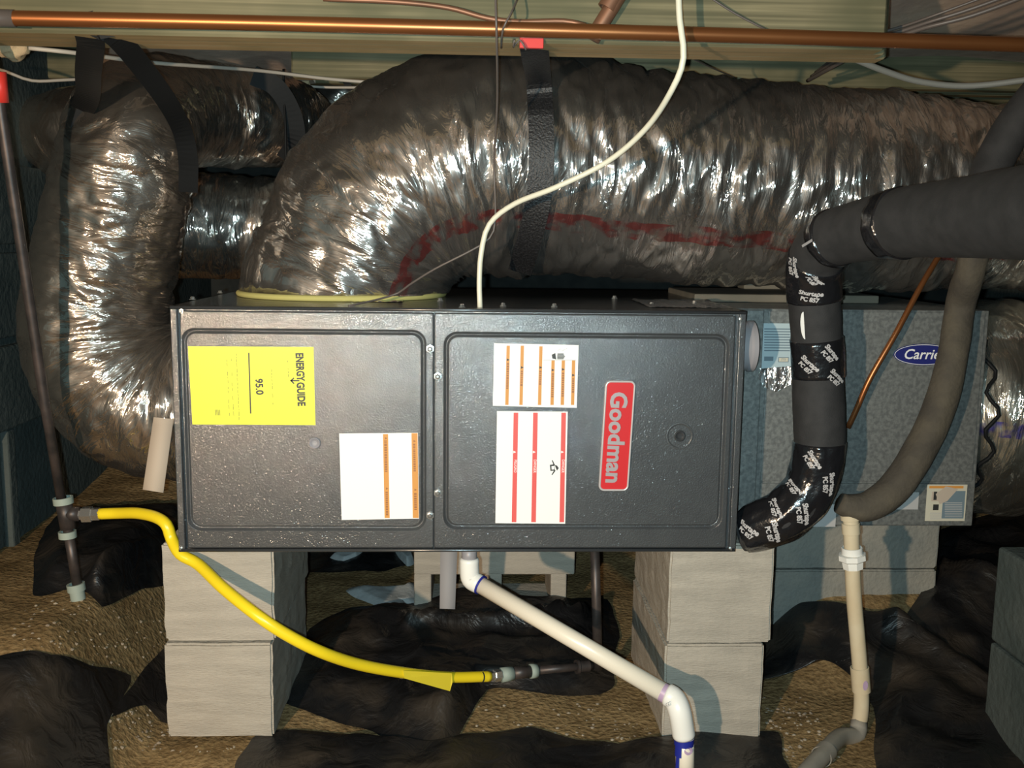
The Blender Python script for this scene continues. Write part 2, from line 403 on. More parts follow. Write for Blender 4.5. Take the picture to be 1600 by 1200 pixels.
joist('floor_joist', -1.3, 2.75, 1.42, 1.46, 1.385, 1.53, 'wood_green', 'joist second from the back of the crawlspace', 'wood_tan_lit')
joist('floor_joist', -1.3, 2.75, 1.82, 1.86, 1.375, 1.53, 'wood_green', 'farthest joist from view', 'wood_tan_lit')
# insulation facing sagging between joists (left), tilted to catch more light 
def batt(name, x0, x1, y0, y1, z, label):
    vs, fs = [], []; n = 26; m = 12
    for j in range(m+1):
        for i in range(n+1):
            u, v = i/n, j/m
            vs.append((x0+(x1-x0)*u, y0+(y1-y0)*v, z + 0.055*(1-2*v) - 0.012*sin(pi*v) + 0.012*noise.noise(Vector((u*6, v*3, z*9)))))
    for j in range(m):
        for i in range(n): fs.append((j*(n+1)+i, j*(n+1)+i+1, (j+1)*(n+1)+i+1, (j+1)*(n+1)+i))
    k = len(vs); vs += [(v[0], v[1], 1.528) for v in (vs[0], vs[n], vs[-1], vs[m*(n+1)])]
    b = MB(); b.add(vs[:k], fs, 'batt', True)
    # sides up to the subfloor
    for row, a, c in ((list(range(n+1)), 0, 1), ([m*(n+1)+i for i in range(n+1)], 3, 2)):
        for i0, i1 in zip(row, row[1:]):
            p, q = vs[i0], vs[i1]; b.add([p, q, (q[0], q[1], 1.528), (p[0], p[1], 1.528)], [(0, 1, 2, 3)], 'batt')
    return b.build(name)
tag(batt('insulation_batt', at(150, 90, .8).x, at(450, 80, 0.6).x, 0.40, 1.0, 1.425, ''), 'brown faced insulation batt overhead behind the left end of the girder', 'insulation')
tag(batt('insulation_batt', at(1500, 30, 0.3).x-0.25, 2.7, 0.05, 0.60, 1.45, ''), 'brown faced insulation batt overhead at the upper right', 'insulation')
# pier at right edge
b = MB()
for k in range(2): b.box((1.555, -0.12, 0.0+0.195*k), (1.95, 0.08, 0.19+0.195*k), 'wall', 0.006)
struct(b.build('trim_1'), 'grey concrete pier at the right edge')

# ================================================================== FURNACE
FZ0, FZ1, FW, FD = 0.400, 0.8445, 1.016, 0.72
fur = thing('furnace', 'dark grey gas furnace cabinet lying on its side on block piers', 'furnace', (FW/2, FD/2, FZ0))
b = MB()
b.box((0.0, 0.012, FZ0), (FW, FD, FZ1), 'paint', 0.002)
t = 0.0115
b.box((0, 0, FZ0), (t, 0.02, FZ1), 'paint', 0.0015); b.box((FW-t, 0, FZ0), (FW, 0.02, FZ1), 'paint', 0.0015)
b.box((0, 0, FZ1-0.006), (FW, 0.02, FZ1), 'paint', 0.0022, seg=3); b.box((0, 0, FZ0), (FW, 0.02, FZ0+0.005), 'paint', 0.0022, seg=3)
for zb in (FZ0+0.0032, FZ1-0.0030): b.tube([Vector((0.001, -0.0005, zb)), Vector((FW-0.001, -0.0005, zb))], 0.0030, 'paint_edge', 16)
b.build('cabinet', fur)
def rr(x0, x1, z0, z1, r, y, n=6):
    out = []
    for cx, cz, a0 in ((x1-r, z1-r, 0), (x0+r, z1-r, pi/2), (x0+r, z0+r, pi), (x1-r, z0+r, 1.5*pi)):
        for k in range(n+1):
            a = a0 + pi/2*k/n; out.append(Vector((cx+r*cos(a), y, cz+r*sin(a))))
    return out
def loops(mb, ls, key, smooth=True, cap=True):
    n = len(ls[0]); vs = [p for l in ls for p in l]; fs = []
    for i in range(len(ls)-1):
        for j in range(n):
            k = (j+1) % n; fs.append((i*n+j, i*n+k, (i+1)*n+k, (i+1)*n+j))
    mb.add(vs, fs, key, smooth)
    if cap: mb.add(ls[-1], [tuple(range(n))], key, False)
def door(name, x0, x1, z0, z1, gx0, gx1, gz0, gz1):
    b = MB(); y = -0.001; R_ = 0.024; gw = 0.0095; e = 0.0025
    ls = [rr(x0, x1, z0, z1, 0.0030, 0.012), rr(x0, x1, z0, z1, 0.0030, y+0.0012), rr(x0+.0008, x1-.0008, z0+.0008, z1-.0008, 0.0026, y+0.0003), rr(x0+e, x1-e, z0+e, z1-e, 0.002, y)]
    prof = [(-.0004, -.0002), (0.0010, 0.0006), (0.0034, 0.0058), (gw/2, 0.0072), (gw-0.0034, 0.0058), (gw-0.0010, 0.0006), (gw+.0004, -.0002), (gw+.0016, 0)]
    for o, d in prof: ls.append(rr(gx0+o, gx1-o, gz0+o, gz1-o, R_-o*0.8, y+d))
    ls2 = ls[:4] + [ls[3]]
    loops(b, ls[:4], 'paint', True, False); loops(b, ls[3:5], 'paint', False, False); loops(b, ls[4:], 'paint', True, True)
    return b.build(name, fur)
xm = at(678, 670, 0).x
def Q(px, py): p = at(px, py, 0); return p.x, p.z
door('blower_door', 0.0165, xm-0.0003, FZ0+0.0075, FZ1-0.0085, at(288, 670, 0).x, at(666, 670, 0).x, at(470, 829, 0).z, at(470, 514, 0).z)
door('burner_door', xm+0.0005, FW-0.019, FZ0+0.0075, FZ1-0.0085, at(693, 670, 0).x, at(1134, 670, 0).x, at(900, 827, 0).z, at(900, 520, 0).z)
def hexscrew(name, p, axis, r=0.0045):
    b = MB(); b.lathe(p, axis, [(0, r*1.6), (0.0012, r*1.6), (0.0013, r), (0.005, r), (0.006, r*0.5)], 'screw', 6)
    b.f and None
    for i in range(len(b.sm)): b.sm[i] = False
    return b.build(name, fur)
for px, py in ((672, 545), (684, 588), (684, 770), (672, 805)):
    hexscrew('screw', at(px, py, -0.001), Vector((0, -1, 0)), 0.0048)
for px, py in ((283, 486), (1157, 498), (283, 857), (1141, 857)):
    hexscrew('screw', at(px, py, 0.0), Vector((0, -1, 0)), 0.0025)
def attop(px, py):
    d = ray(px, py); return CP + d*((FZ1-CP.z)/d.z)
for px, py in ((301, 468), (344, 458), (688, 470), (722, 480), (786, 478), (866, 479), (1018, 477), (1085, 474), (960, 466)):
    p = attop(px, py); p.z = FZ1; hexscrew('screw', p, Vector((0, 0, 1)), 0.0042)
# coat over the hammered enamel
pm = M['paint'].node_tree; pb_ = pm.nodes['Principled BSDF']; pb_.inputs['Coat Weight'].default_value = 0.75; pb_.inputs['Coat Roughness'].default_value = 0.09; pb_.inputs['Coat IOR'].default_value = 1.8
_tc = [n_ for n_ in pm.nodes if n_.type == 'MAPPING'][0]
_nz = pm.nodes.new('ShaderNodeTexNoise'); _nz.inputs['Scale'].default_value = 400; _nz.inputs['Detail'].default_value = 2; pm.links.new(_tc.outputs[0], _nz.inputs['Vector'])
_bp = pm.nodes.new('ShaderNodeBump'); _bp.inputs['Strength'].default_value = 1.0; _bp.inputs['Distance'].default_value = 0.0009; pm.links.new(_nz.outputs[0], _bp.inputs['Height']); pm.links.new(_bp.outputs[0], pb_.inputs['Coat Normal'])
# stickers --------------------------------------------------------
def quad_plate(mb, c, key, y0, y1, nsub=1):
    """thin plate from 4 picture corners on the door face (tl,tr,br,bl)"""
    f = [at(p[0], p[1], 0) for p in c]
    vs = [Vector((p.x, y1, p.z)) for p in f] + [Vector((p.x, y0, p.z)) for p in f]
    mb.add(vs, [(0, 1, 2, 3), (4, 7, 6, 5), (0, 4, 5, 1), (1, 5, 6, 2), (2, 6, 7, 3), (3, 7, 4, 0)], key)
def sticker_xf(px, py, y, tilt=0.0):
    c = at(px, py, 0)
    def f(v):      # text reads downwards: x -> down, y -> right
        a, o = v.x, v.y
        return Vector((c.x + o*cos(tilt) + a*sin(tilt), y - v.z, c.z - a*cos(tilt) + o*sin(tilt)))
    return f
PXM = 1/880.0
yl = -0.0016
b = MB(); quad_plate(b, [(294, 541), (490, 542), (493, 664), (301, 663)], 'yellow_label', yl, -0.0002)
tl = 0.035
b.text('ENERGY', 0.0185, sticker_xf(468.5, 573, yl-0.0001, tl), 'black_ink', 0.0001, offset=0.0008, sx=0.72)
b.text('GUIDE', 0.0185, sticker_xf(470, 615.5, yl-0.0001, tl), 'black_ink', 0.0001, offset=0.0008, sx=0.78)
b.text('95.0', 0.0178, sticker_xf(405, 604, yl-0.0001, tl), 'black_ink', 0.0001, offset=0.0006, sx=0.95)
def q4(x0, y0, x1, y1, sk=0): return [(x0, y0), (x1, y0), (x1+sk, y1), (x0+sk, y1)]
quad_plate(b, q4(388, 551, 390, 646, 3), 'black_ink', yl-0.0002, yl)
quad_plate(b, q4(455, 593.5, 468, 595.5, 0), 'black_ink', yl-0.0002, yl)
quad_plate(b, [(453, 595), (459, 589.5), (460, 591.5), (456, 595)], 'black_ink', yl-0.0002, yl)
quad_plate(b, [(453, 594), (456, 594), (460.5, 598.5), (459, 600)], 'black_ink', yl-0.0002, yl)
random.seed(3)
for x, ya, yb in ((354.5, 562, 645), (361, 560, 645), (369, 552, 655), (424, 577, 632), (449, 558, 585)):
    y = ya
    while y < yb:
        l = random.uniform(2, 7); 
        if random.random() < 0.75: quad_plate(b, q4(x+(y-ya)*0.045, y, x+0.8+(y-ya)*0.045, y+l, 0.3), 'faint_ink', yl-0.0002, yl)
        y += l+random.uniform(0.8, 2.5)
for k in range(4): quad_plate(b, q4(336+k*2.2, 640, 337.2+k*2.2, 649, 1), 'faint_ink', yl-0.0002, yl)
b.build('efficiency_label', fur)['label'] = 'bright yellow efficiency label'
def stripe(mb, x0, x1, ya, yb, sk, key): quad_plate(mb, [(x0, ya), (x1, ya), (x1+sk, yb), (x0+sk, yb)], key, yl-0.0002, yl)
def printline(mb, x0, x1, ya, yb, sk_rate, key):
    y = ya
    while y < yb:
        l = random.uniform(1.6, 3.2); s0 = (y-ya)*sk_rate
        quad_plate(mb, [(x0+s0, y), (x1+s0, y), (x1+s0, y+l), (x0+s0, y+l)], key, yl-0.0003, yl-0.0001); y += l+1.0
def tri(mb, x, y, sz, key):
    quad_plate(mb, [(x-sz, y-sz), (x+sz, y-sz*0.1), (x+sz, y+sz*0.1), (x-sz, y+sz)], key, yl-0.0004, yl-0.0002)
b = MB(); quad_plate(b, [(530, 677), (653, 676), (655, 810), (534, 812)], 'white', yl, -0.0002)
stripe(b, 598.5, 606.5, 678, 809, 2.5, 'orange'); stripe(b, 643, 652.5, 676.5, 809, 2, 'orange')
printline(b, 600.5, 604.5, 688, 738, 0.02, 'orange_dark'); printline(b, 602.5, 606, 768, 802, 0.02, 'orange_dark')
printline(b, 645.5, 649, 693, 737, 0.02, 'orange_dark'); printline(b, 647, 651, 770, 796, 0.02, 'orange_dark')
for x, y in ((603.5, 684.5), (605, 763), (648, 689), (649.5, 765)): tri(b, x, y, 1.8, 'orange_dark')
b.build('warning_label', fur)['label'] = 'white label with two orange bands'
b = MB(); quad_plate(b, [(772, 536), (904, 539), (901, 637), (770, 634)], 'white', yl, -0.0002)
for x, ya, ty, tb in ((791.5, 540, 562, 608), (813.5, 540, 574, 601), (842.5, 541, 574, 601), (861.5, 563, 578, 619), (877.5, 563, 577, 620), (893.5, 563, 586, 613)):
    sk = -2.2*(632-ya)/92
    stripe(b, x, x+5.2, ya, 632.5, sk, 'orange')
    printline(b, x+0.9-2*(ty+4-ya)/92, x+4.2-2*(ty+4-ya)/92, ty+5, tb, -0.022, 'orange_dark'); tri(b, x+2.4, ty, 2.0, 'black_ink')
stripe(b, 849, 900, 562.2, 562.9, 0, 'grey_ink')
for k in range(5): quad_plate(b, q4(870.5+(k == 0)*0.5, 552.2+k*1.9, 880.5+(2-abs(k-2))*1.0, 553.6+k*1.9), 'black_ink', yl-0.0003, yl)
quad_plate(b, [(862, 554), (867.5, 551.5), (869, 561.5), (863, 560)], 'black_ink', yl-0.0003, yl)
for a_ in (((871, 548), (876, 544.5)), ((876, 544.5), (877.5, 548.5)), ((877.5, 548.5), (886, 544))):
    (xa, ya), (xb, yb) = a_; quad_plate(b, [(xa, ya-0.3), (xb, yb-0.3), (xb, yb+0.3), (xa, ya+0.3)], 'grey_ink', yl-0.0003, yl)
b.build('warning_label', fur)['label'] = 'white label with six orange bands and a hand symbol'
b = MB(); quad_plate(b, [(776.5, 642), (887, 643), (883, 818), (774, 817)], 'white', yl, -0.0002)
for x, wd in ((802.5, 'PELIGRO'), (833, 'DANGER'), (877, 'DANGER')):
    stripe(b, x, x+7.2, 644.5, 815.5, -3, 'red')
    b.text(wd, 0.0072, sticker_xf(x+2.6, 728, yl-0.0003, -0.017), 'white', 0.0001, sx=0.85); tri(b, x+1.6, 706, 2.0, 'white')
# exploding-burner pictogram: head, body, two arms
c0 = at(865.5, 730.5, 0)
quad_plate(b, [(859, 726), (866, 725), (867, 735), (860, 735.5)], 'black_ink', yl-0.0003, yl)
quad_plate(b, [(861.5, 728), (866, 727.5), (866, 733), (861.8, 733.5)], 'white', yl-0.0004, yl-0.0003)
quad_plate(b, [(866.5, 726), (870, 727), (873, 731), (870, 735), (866.5, 734)][:4], 'black_ink', yl-0.0003, yl)
quad_plate(b, [(862, 719), (863.5, 718.8), (867, 726.5), (865, 727)], 'black_ink', yl-0.0003, yl)
quad_plate(b, [(861.5, 741.5), (863, 741.8), (868, 735), (866, 734)], 'black_ink', yl-0.0003, yl)
b.build('danger_label', fur)['label'] = 'white label with three red bands'
# badge -------------------------------------------------------------
bx0, bx1 = at(940, 680, 0).x, at(987, 680, 0).x; bz0, bz1 = at(963, 766, 0).z, at(963, 594, 0).z
def shear(p, k=0.012):
    q = p.copy(); zc = (bz0+bz1)/2; q.x += (q.z-zc)*k*3.2; return q
b = MB(); R_ = 0.010
ls = [rr(bx0, bx1, bz0, bz1, R_, 0.0), rr(bx0, bx1, bz0, bz1, R_, -0.006), rr(bx0+.001, bx1-.001, bz0+.001, bz1-.001, R_-.001, -0.0075), rr(bx0+.0025, bx1-.0025, bz0+.0025, bz1-.0025, R_-.002, -0.0075), rr(bx0+.0035, bx1-.0035, bz0+.0035, bz1-.0035, R_-.003, -0.006)]
ls = [[shear(p) for p in l] for l in ls]
loops(b, ls, 'chrome', True, False)
b.add(ls[-1], [tuple(range(len(ls[-1])))], 'badge_red')
bad = b.build('brand_badge', fur); bad['label'] = 'red badge with a chrome rim'
b = MB(); b.text('Goodman', 0.0415, sticker_xf(961, 683, -0.006, -0.036), 'silver', 0.0016, offset=0.0013, sx=1.0)
b.build('badge_lettering', bad)['label'] = 'raised silver lettering'
# sight glasses
def sight(px, py, dish):
    p = at(px, py, -0.001); b = MB(); ax = Vector((0, -1, 0))
    if dish: b.lathe(p, ax, [(-0.0005, 0.0255), (0.0012, 0.0250), (0.0014, 0.0225), (0.0004, 0.0205), (0.0003, 0.0)], 'paint', 40)
    b.lathe(p, ax, [(0.0, 0.0105), (0.0035, 0.0100), (0.0045, 0.0085), (0.0030, 0.0070), (0.0012, 0.004), (0.001, 0.0)], 'plastic_grey' if not dish else 'paint_edge', 32)
    o = b.build('sight_plug', fur); return o
sight(1062, 681, True); sight(492, 692, False)
# flue coupling on the right end
p = Vector((FW, 0.075, at(1176, 541, 0.075).z)); b = MB()
b.lathe(p, Vector((1, 0, 0)), [(0, 0.048), (0.004, 0.050), (0.007, 0.046), (0.022, 0.045), (0.026, 0.048), (0.034, 0.048), (0.036, 0.043), (0.02, 0.041), (0.02, 0.0)], 'plastic_grey', 44)
b.build('flue_coupling', fur)['label'] = 'round grey plastic coupling'
# foil tape along the top front edge
def flat_foil(name, x0, x1, y0, y1, z, parent, amp=0.004, key='gloss_foil', nn=40):
    vs, fs, uv = [], [], []; m = 10
    for j in range(m+1):
        for i in range(nn+1):
            u, v = i/nn, j/m; x = x0+(x1-x0)*u; y = y0+(y1-y0)*v
            vs.append(Vector((x, y, z+0.001+amp*abs(noise.noise(Vector((x*70, y*70, 2)))))))
    for j in range(m):
        for i in range(nn):
            q = (j*(nn+1)+i, j*(nn+1)+i+1, (j+1)*(nn+1)+i+1, (j+1)*(nn+1)+i); fs.append(q); uv.append([(vs[k].x, vs[k].y) for k in q])
    b = MB(); b.add(vs, fs, key, True, uv); return b.build(name, parent)
p0, p1 = attop(556, 462), attop(640, 462); flat_foil('foil_tape', p0.x, p1.x, 0.14, 0.26, FZ1, fur)
p0, p1 = attop(1000, 475), attop(1160, 475); flat_foil('foil_tape', p0.x, FW-0.004, 0.06, 0.30, FZ1, fur, 0.006)

# ================================================================== COIL CASE
CX0, CX1, CY0, CY1, CZ0, CZ1 = 1.022, 1.548, 0.17, 0.66, 0.3995, 0.838
case = thing('coil_case', 'galvanised steel coil case bolted to the right end of the furnace', 'air handler', ((CX0+CX1)/2, 0.4, CZ0))
b = MB(); b.box((CX0, CY0, CZ0), (CX1, CY1, CZ1), 'galv', 0.002)
zl = at(1400, 752, CY0).z
b.build('casing', case)
b = MB(); xl = at(1186, 600, CY0).x
b.box((CX0+0.002, CY0-0.012, CZ0+0.003), (xl, CY0, CZ1-0.002), 'galv', 0.0015); b.build('seam_flange', case)
b = MB(); b.box((xl+0.012, CY0-0.003, zl), (at(1530, 600, CY0).x, CY0, CZ1-0.004), 'galv', 0.001); b.build('access_panel', case)
b = MB(); b.box((xl+0.012, CY0-0.004, CZ0+0.003), (at(1500, 600, CY0).x, CY0, zl-0.004), 'galv', 0.001); b.build('lower_panel', case)
# blue oval
c = at(1443, 554, CY0-0.003); b = MB(); n = 48
a1, a2 = 0.0605, 0.0215
def oval(sa, y): return [Vector((c.x+(a1-sa)*cos(2*pi*k/n), y, c.z+(a2-sa)*sin(2*pi*k/n))) for k in range(n)]
yb = CY0-0.003
loops(b, [oval(0, yb), oval(0, yb-0.002), oval(0.0012, yb-0.0026)], 'blue', True, False)
loops(b, [oval(0.0012, yb-0.0026), oval(0.0022, yb-0.0026)], 'white', False, False)
loops(b, [oval(0.0022, yb-0.0026), oval(0.003, yb-0.0026)], 'blue', False, True)
b.text('Carrier', 0.028, lambda v: Vector((c.x+v.x, yb-0.003-v.z, c.z+v.y)), 'white', 0.0002, shear=0.25, offset=0.0003, sx=1.0)
b.build('brand_badge', case)['label'] = 'dark blue oval badge with white script'
def plate(mb, px0, py0, px1, py1, Y, key, off, th=0.0006):
    p, q = at(px0, py0, Y), at(px1, py1, Y); mb.box((p.x, Y-off-th, q.z), (q.x, Y-off, p.z), key)
b = MB(); Y = CY0-0.012
plate(b, 1183, 505, 1245, 577, CY0-0.003, 'pale_label', 0.0)
for k in range(9):
    plate(b, 1194, 513+k*4.2, 1240-(k % 3)*3, 515.2+k*4.2, CY0-0.003, 'label_ink', 0.0006, 0.0002)
plate(b, 1194, 557, 1208, 564, CY0-0.003, 'label_ink', 0.0006, 0.0002); plate(b, 1216, 558, 1232, 566, CY0-0.003, 'label_ink', 0.0006, 0.0002); plate(b, 1217, 559, 1231, 565, CY0-0.003, 'cream', 0.0007, 0.0002)
b.text('773', 0.0062, lambda v: at(1224, 562, CY0-0.0045)+Vector((v.x, -v.z, v.y)), 'label_ink', 0.0001)
b.build('data_label', case)['label'] = 'pale blue printed data label'
b = MB(); plate(b, 1449, 757, 1507, 814, CY0-0.004, 'cream', 0)
plate(b, 1452, 759, 1505, 763, CY0-0.004, 'orange', 0.0006, 0.0002)
plate(b, 1474, 767, 1505, 810, CY0-0.004, 'label_ink', 0.0006, 0.0002)
plate(b, 1456, 768, 1471, 783, CY0-0.004, 'paper', 0.0006, 0.0002); plate(b, 1458, 788, 1466, 797, CY0-0.004, 'black_ink', 0.0006, 0.0002); plate(b, 1459, 768, 1463, 781, CY0-0.004, 'black_ink', 0.0008, 0.0002)
for k in range(4): plate(b, 1453, 801+k*3, 1470, 802.2+k*3, CY0-0.004, 'grey_ink', 0.0006, 0.0002)
for k in range(9): plate(b, 1476, 785+k*2.7, 1503, 786+k*2.7, CY0-0.004, 'grey_ink', 0.0008, 0.0002)
quadp = [at(x, y, CY0-0.0053) for x, y in ((1462, 772), (1478, 760), (1497, 764), (1480, 783), (1468, 788))]
b.add(quadp, [(0, 4, 3, 2, 1)], 'paper')
b.build('warning_label', case)['label'] = 'cream warning label with an orange header'
b = MB(); plate(b, 1378, 769, 1434, 796, CY0-0.004, 'grey_ink', 0); b.build('small_label', case)
b = MB(); plate(b, 1270, 788, 1305, 823, CY0-0.004, 'grey_ink', 0); b.build('small_label', case)
# loose film stuck at the left seam
vs = [at(x, y, CY0-0.014) for x, y in ((1188, 576), (1236, 572), (1238, 600), (1212, 613), (1193, 604), (1184, 590))]
b = MB(); b.add(vs, [(5, 4, 3, 2, 1, 0)], 'gloss_foil', False, [[(v.x*2, v.z*2) for v in reversed(vs)]]); b.build('tape_scrap', case)
# timber blocks seen over the case top
b = MB(); p, q = at(1163, 437, 0.57), at(1240, 462, 0.57); b.box((p.x, 0.57, CZ1+0.019), (q.x+0.03, 0.63, p.z), 'ply', 0.003)
o = b.build('wood_board'); tag(o, 'short tan board standing behind the coil case beside the black pipe', 'board')
b = MB(); b.box((1.0, 0.35, CZ1+0.001), (1.40, 0.64, CZ1+0.018), 'ply', 0.003)
tag(b.build('wood_board'), 'thin brown board lying flat on top of the galvanised coil case', 'board')

# ================================================================== DUCTS
def wrinkle(amp, seed, fold=1.0):
    def d(s, a, i):
        ca, sa = cos(a), sin(a)
        w_ = 0.030*noise.noise(Vector((s*7+seed, ca*1.6, sa*1.6)))+0.010*noise.noise(Vector((s*22+seed, ca*4, sa*4)))
        s2 = s+w_
        h = noise.noise(Vector((ca*1.1, sa*1.1, s*8+seed)))
        f1 = noise.noise(Vector((s2*19*fold+seed, ca*1.1, sa*1.1)))
        dv = noise.voronoi(Vector((s2*17*fold+seed, ca*1.7, sa*1.7)))[0]
        cr = min(0.5, dv[1]-dv[0])
        dw = noise.voronoi(Vector((s2*46*fold-seed, ca*3.8, sa*3.8)))[0]
        c2 = min(0.4, dw[1]-dw[0])
        return amp*(h*0.8 + (0.7-1.5*abs(f1)) + 1.7*cr + 0.65*c2 - 0.6)
    return d
YD = 0.36
duct = thing('supply_duct', 'large silver foil flexible duct curving off the furnace top to the right', 'duct', (at(538, 463, YD).x, YD, FZ1))
ctrl = [(at(536, 463, YD), .205), (at(548, 420, YD), .205), (at(580, 350, YD), .208), (at(634, 296, YD), .217), (at(710, 262, YD), .228), (at(800, 256, YD), .229), (at(900, 264, YD), .220), (at(1050, 280, YD), .212), (at(1250, 295, YD), .208), (at(1450, 306, YD), .200), (at(1540, 308, YD), .190), (at(1700, 312, YD), .197), (at(1850, 316, YD), .197)]
ctrl[0] = (Vector((ctrl[0][0].x, YD, FZ1+0.008)), .207); ctrl.insert(1, (Vector((ctrl[0][0].x, YD, FZ1+0.016)), .207))
pts, rad, L = spline(ctrl, 0.0045)
b = MB(); b.tube(pts, rad, 'red_duct', 150, disp=wrinkle(0.0085, 1.3), lens=L, caps=False)
for v in b.v:
    if v.z < FZ1+.009: v.z = FZ1+.009+.002*(v.z-FZ1)
b.build('foil_jacket', duct)
cx = ctrl[0][0].x
b = MB(); ring = [Vector((cx+0.212*cos(a), YD+0.212*sin(a), FZ1+0.006)) for a in [2*pi*k/60 for k in range(61)]]
b.tube(ring, 0.006, 'wrap_yellow', 8, caps=False); b.build('insulation_edge', duct)['label'] = 'yellow glass fibre edge'

dl = thing('return_duct', 'silver foil flexible duct dropping along the left end of the furnace', 'duct', (-0.2, YD, 0.6))
zr = at(330, 640, .36).z
ctrl = [(Vector((-0.012, 0.36, zr)), .150), (Vector((-0.03, 0.36, zr)), .152), (at(256, 634, .36), .155), (at(195, 600, .36), .160), (at(158, 540, .36), .158), (at(152, 470, .36), .146), (at(170, 380, .36), .140), (at(192, 280, .36), .136), (at(208, 215, .38), .134), (at(230, 186, .46), .130), (at(275, 178, .60), .125), (at(330, 180, .72), .120), (at(400, 186, .80), .116), (at(445, 190, .88), .108), (at(480, 196, .96), .09)]
pts, rad, L = spline(ctrl, 0.0045)
b = MB(); b.tube(pts, rad, 'left_duct', 120, disp=wrinkle(0.0058, 5.1, 1.25), lens=L, caps=False)
for v in b.v:
    if v.x > -.009 and v.z < FZ1+.02: v.x = -.009+.01*(v.x+.009)
b.build('foil_jacket', dl)
b = MB()
cA = [at(155, 45+110, 0.20), at(122, 200, .25), at(100, 270, .235), at(82, 350, .235), at(70, 440, .23), at(66, 520, .22)]
b2 = thing  # keep name
o = thing('branch_duct', 'silver foil duct running level behind the two front ducts', 'duct', at(350, 350, .85))
ctrl = [(at(200, 350, .84), .125), (at(260, 352, .85), .13), (at(330, 355, .86), .132), (at(420, 357, .88), .130), (at(520, 357, .9), .128), (at(640, 356, .92), .126)]
pts, rad, L = spline(ctrl, 0.0055)
b = MB(); b.tube(pts, rad, 'left_duct', 96, disp=wrinkle(0.0050, 9.7), lens=L, caps=False); b.build('foil_jacket', o)
o = thing('branch_duct', 'silver foil duct whose rounded end shows left of the dropping duct near the joists', 'duct', at(110, 195, .85))
ctrl = [(at(70, 215, .95), .10), (at(105, 205, .90), .105), (at(150, 205, .88), .11), (at(215, 215, .95), .11)]
pts, rad, L = spline(ctrl, 0.0055)
b = MB(); b.tube(pts, rad, 'left_duct', 80, disp=wrinkle(0.005, 3.7), lens=L, caps=True); b.build('foil_jacket', o)
o = thing('branch_duct', 'small length of foil duct glimpsed between the left and the large duct', 'duct', at(500, 190, 1.3))
ctrl = [(at(480, 230, 1.35), .09), (at(505, 200, 1.35), .09), (at(540, 150, 1.35), .09), (at(600, 120, 1.35), .09)]
pts, rad, L = spline(ctrl, 0.008)
b = MB(); b.tube(pts, rad, 'left_duct', 60, disp=wrinkle(0.005, 2.7), lens=L, caps=False); b.build('foil_jacket', o)

# foil wrapped collar to the right of the case
o = thing('return_plenum', 'bright foil wrapped duct strapped to the right end of the coil case', 'duct', (CX1, 0.42, 0.6))
zc = (CZ0+CZ1)/2
ctrl = [(Vector((CX1+0.006, .385, zc)), .185), (Vector((CX1+0.03, .385, zc)), .203), (Vector((CX1+0.07, .385, zc)), .228), (Vector((CX1+0.12, .385, zc-.008)), .236), (Vector((CX1+0.20, .39, zc-.014)), .234), (Vector((CX1+0.34, .40, zc-.016)), .23)]
pts, rad, L = spline(ctrl, 0.004)
b = MB(); b.tube(pts, rad, 'blue_duct', 140, disp=wrinkle(0.0062, 7.3, 0.8), lens=L, caps=True); b.build('foil_jacket', o)
b = MB(); n = 90; pr = []
for k in range(n+1):
    a = 2*pi*k/n; rr_ = 0.216+0.003*sin(a*14); pr.append(Vector((CX1+0.024+0.012*sin(a*17), 0.385-rr_*cos(a), zc-.005+rr_*sin(a))))
b.tube(pr, 0.0042, 'webbing_matt', 8, caps=False); b.build('drawband', o)['label'] = 'dark lacing band'

# ================================================================== STRAPS
def strap(mb, ctl, hw, key, th=0.0016, step=0.01):
    pts, _, _ = spline([(c, 0) for c in ctl], step); ws, ns = [], []
    for i in range(len(pts)):
        T = (pts[min(i+1, len(pts)-1)]-pts[max(i-1, 0)]).normalized()
        out = (CP-pts[i]).normalized(); out = (out-T*out.dot(T)).normalized()
        ws.append(T.cross(out)*hw); ns.append(out)
    mb.ribbon(pts, ws, ns, th, key)
def on_duct(px, py, off=0.008, r=0.232):
    """point on the front of the big duct's jacket"""
    p = at(px, py, YD); zc_ = at(px, 257 if px < 860 else 264, YD).z
    Y = YD
    for _ in range(12):
        p = at(px, py, Y); dz = p.z-zc_; rr_ = r+off
        Y = YD - sqrt(max(0.0, rr_*rr_-dz*dz)) if abs(dz) < rr_ else YD
    return at(px, py, Y)
s1 = thing('hanging_strap', 'black woven strap with red anchor hanging down over the large duct', 'strap', at(835, 66, -0.02))
b = MB(); strap(b, [at(832, 60, -0.06), at(836, 85, -0.02), on_duct(842, 130, .026), on_duct(845, 180, .016), on_duct(846, 230, .016), on_duct(845, 280, .016), on_duct(838, 330, .016), on_duct(824, 385, .016), on_duct(812, 425, .016)], 0.0235, 'webbing')
b.build('webbing', s1)
b = MB(); p, q = at(812, 56, -0.107), at(849, 76, -0.107); b.box((p.x, -0.110, q.z), (q.x, -0.101, ZG+0.02), 'red_plastic', 0.001); b.build('anchor_clip', s1)['label'] = 'red plastic clip'
s2 = thing('hanging_strap', 'black strap slung as an upside-down V over the left silver duct', 'strap', at(150, 40, -0.03))
b = MB(); strap(b, [at(172, 35, -0.09), at(140, 44, -0.09), at(142, 70, -0.04), at(138, 110, 0.05), at(137, 150, 0.17), at(128, 172, 0.26)], 0.0215, 'webbing_matt'); b.build('left_leg', s2)
b = MB(); strap(b, [at(150, 36, -0.085), at(182, 58, -0.06), at(222, 105, 0.04), at(262, 160, 0.14), at(285, 205, 0.23), at(294, 250, 0.27), at(294, 300, 0.30)], 0.0185, 'webbing_matt'); b.build('right_leg', s2)
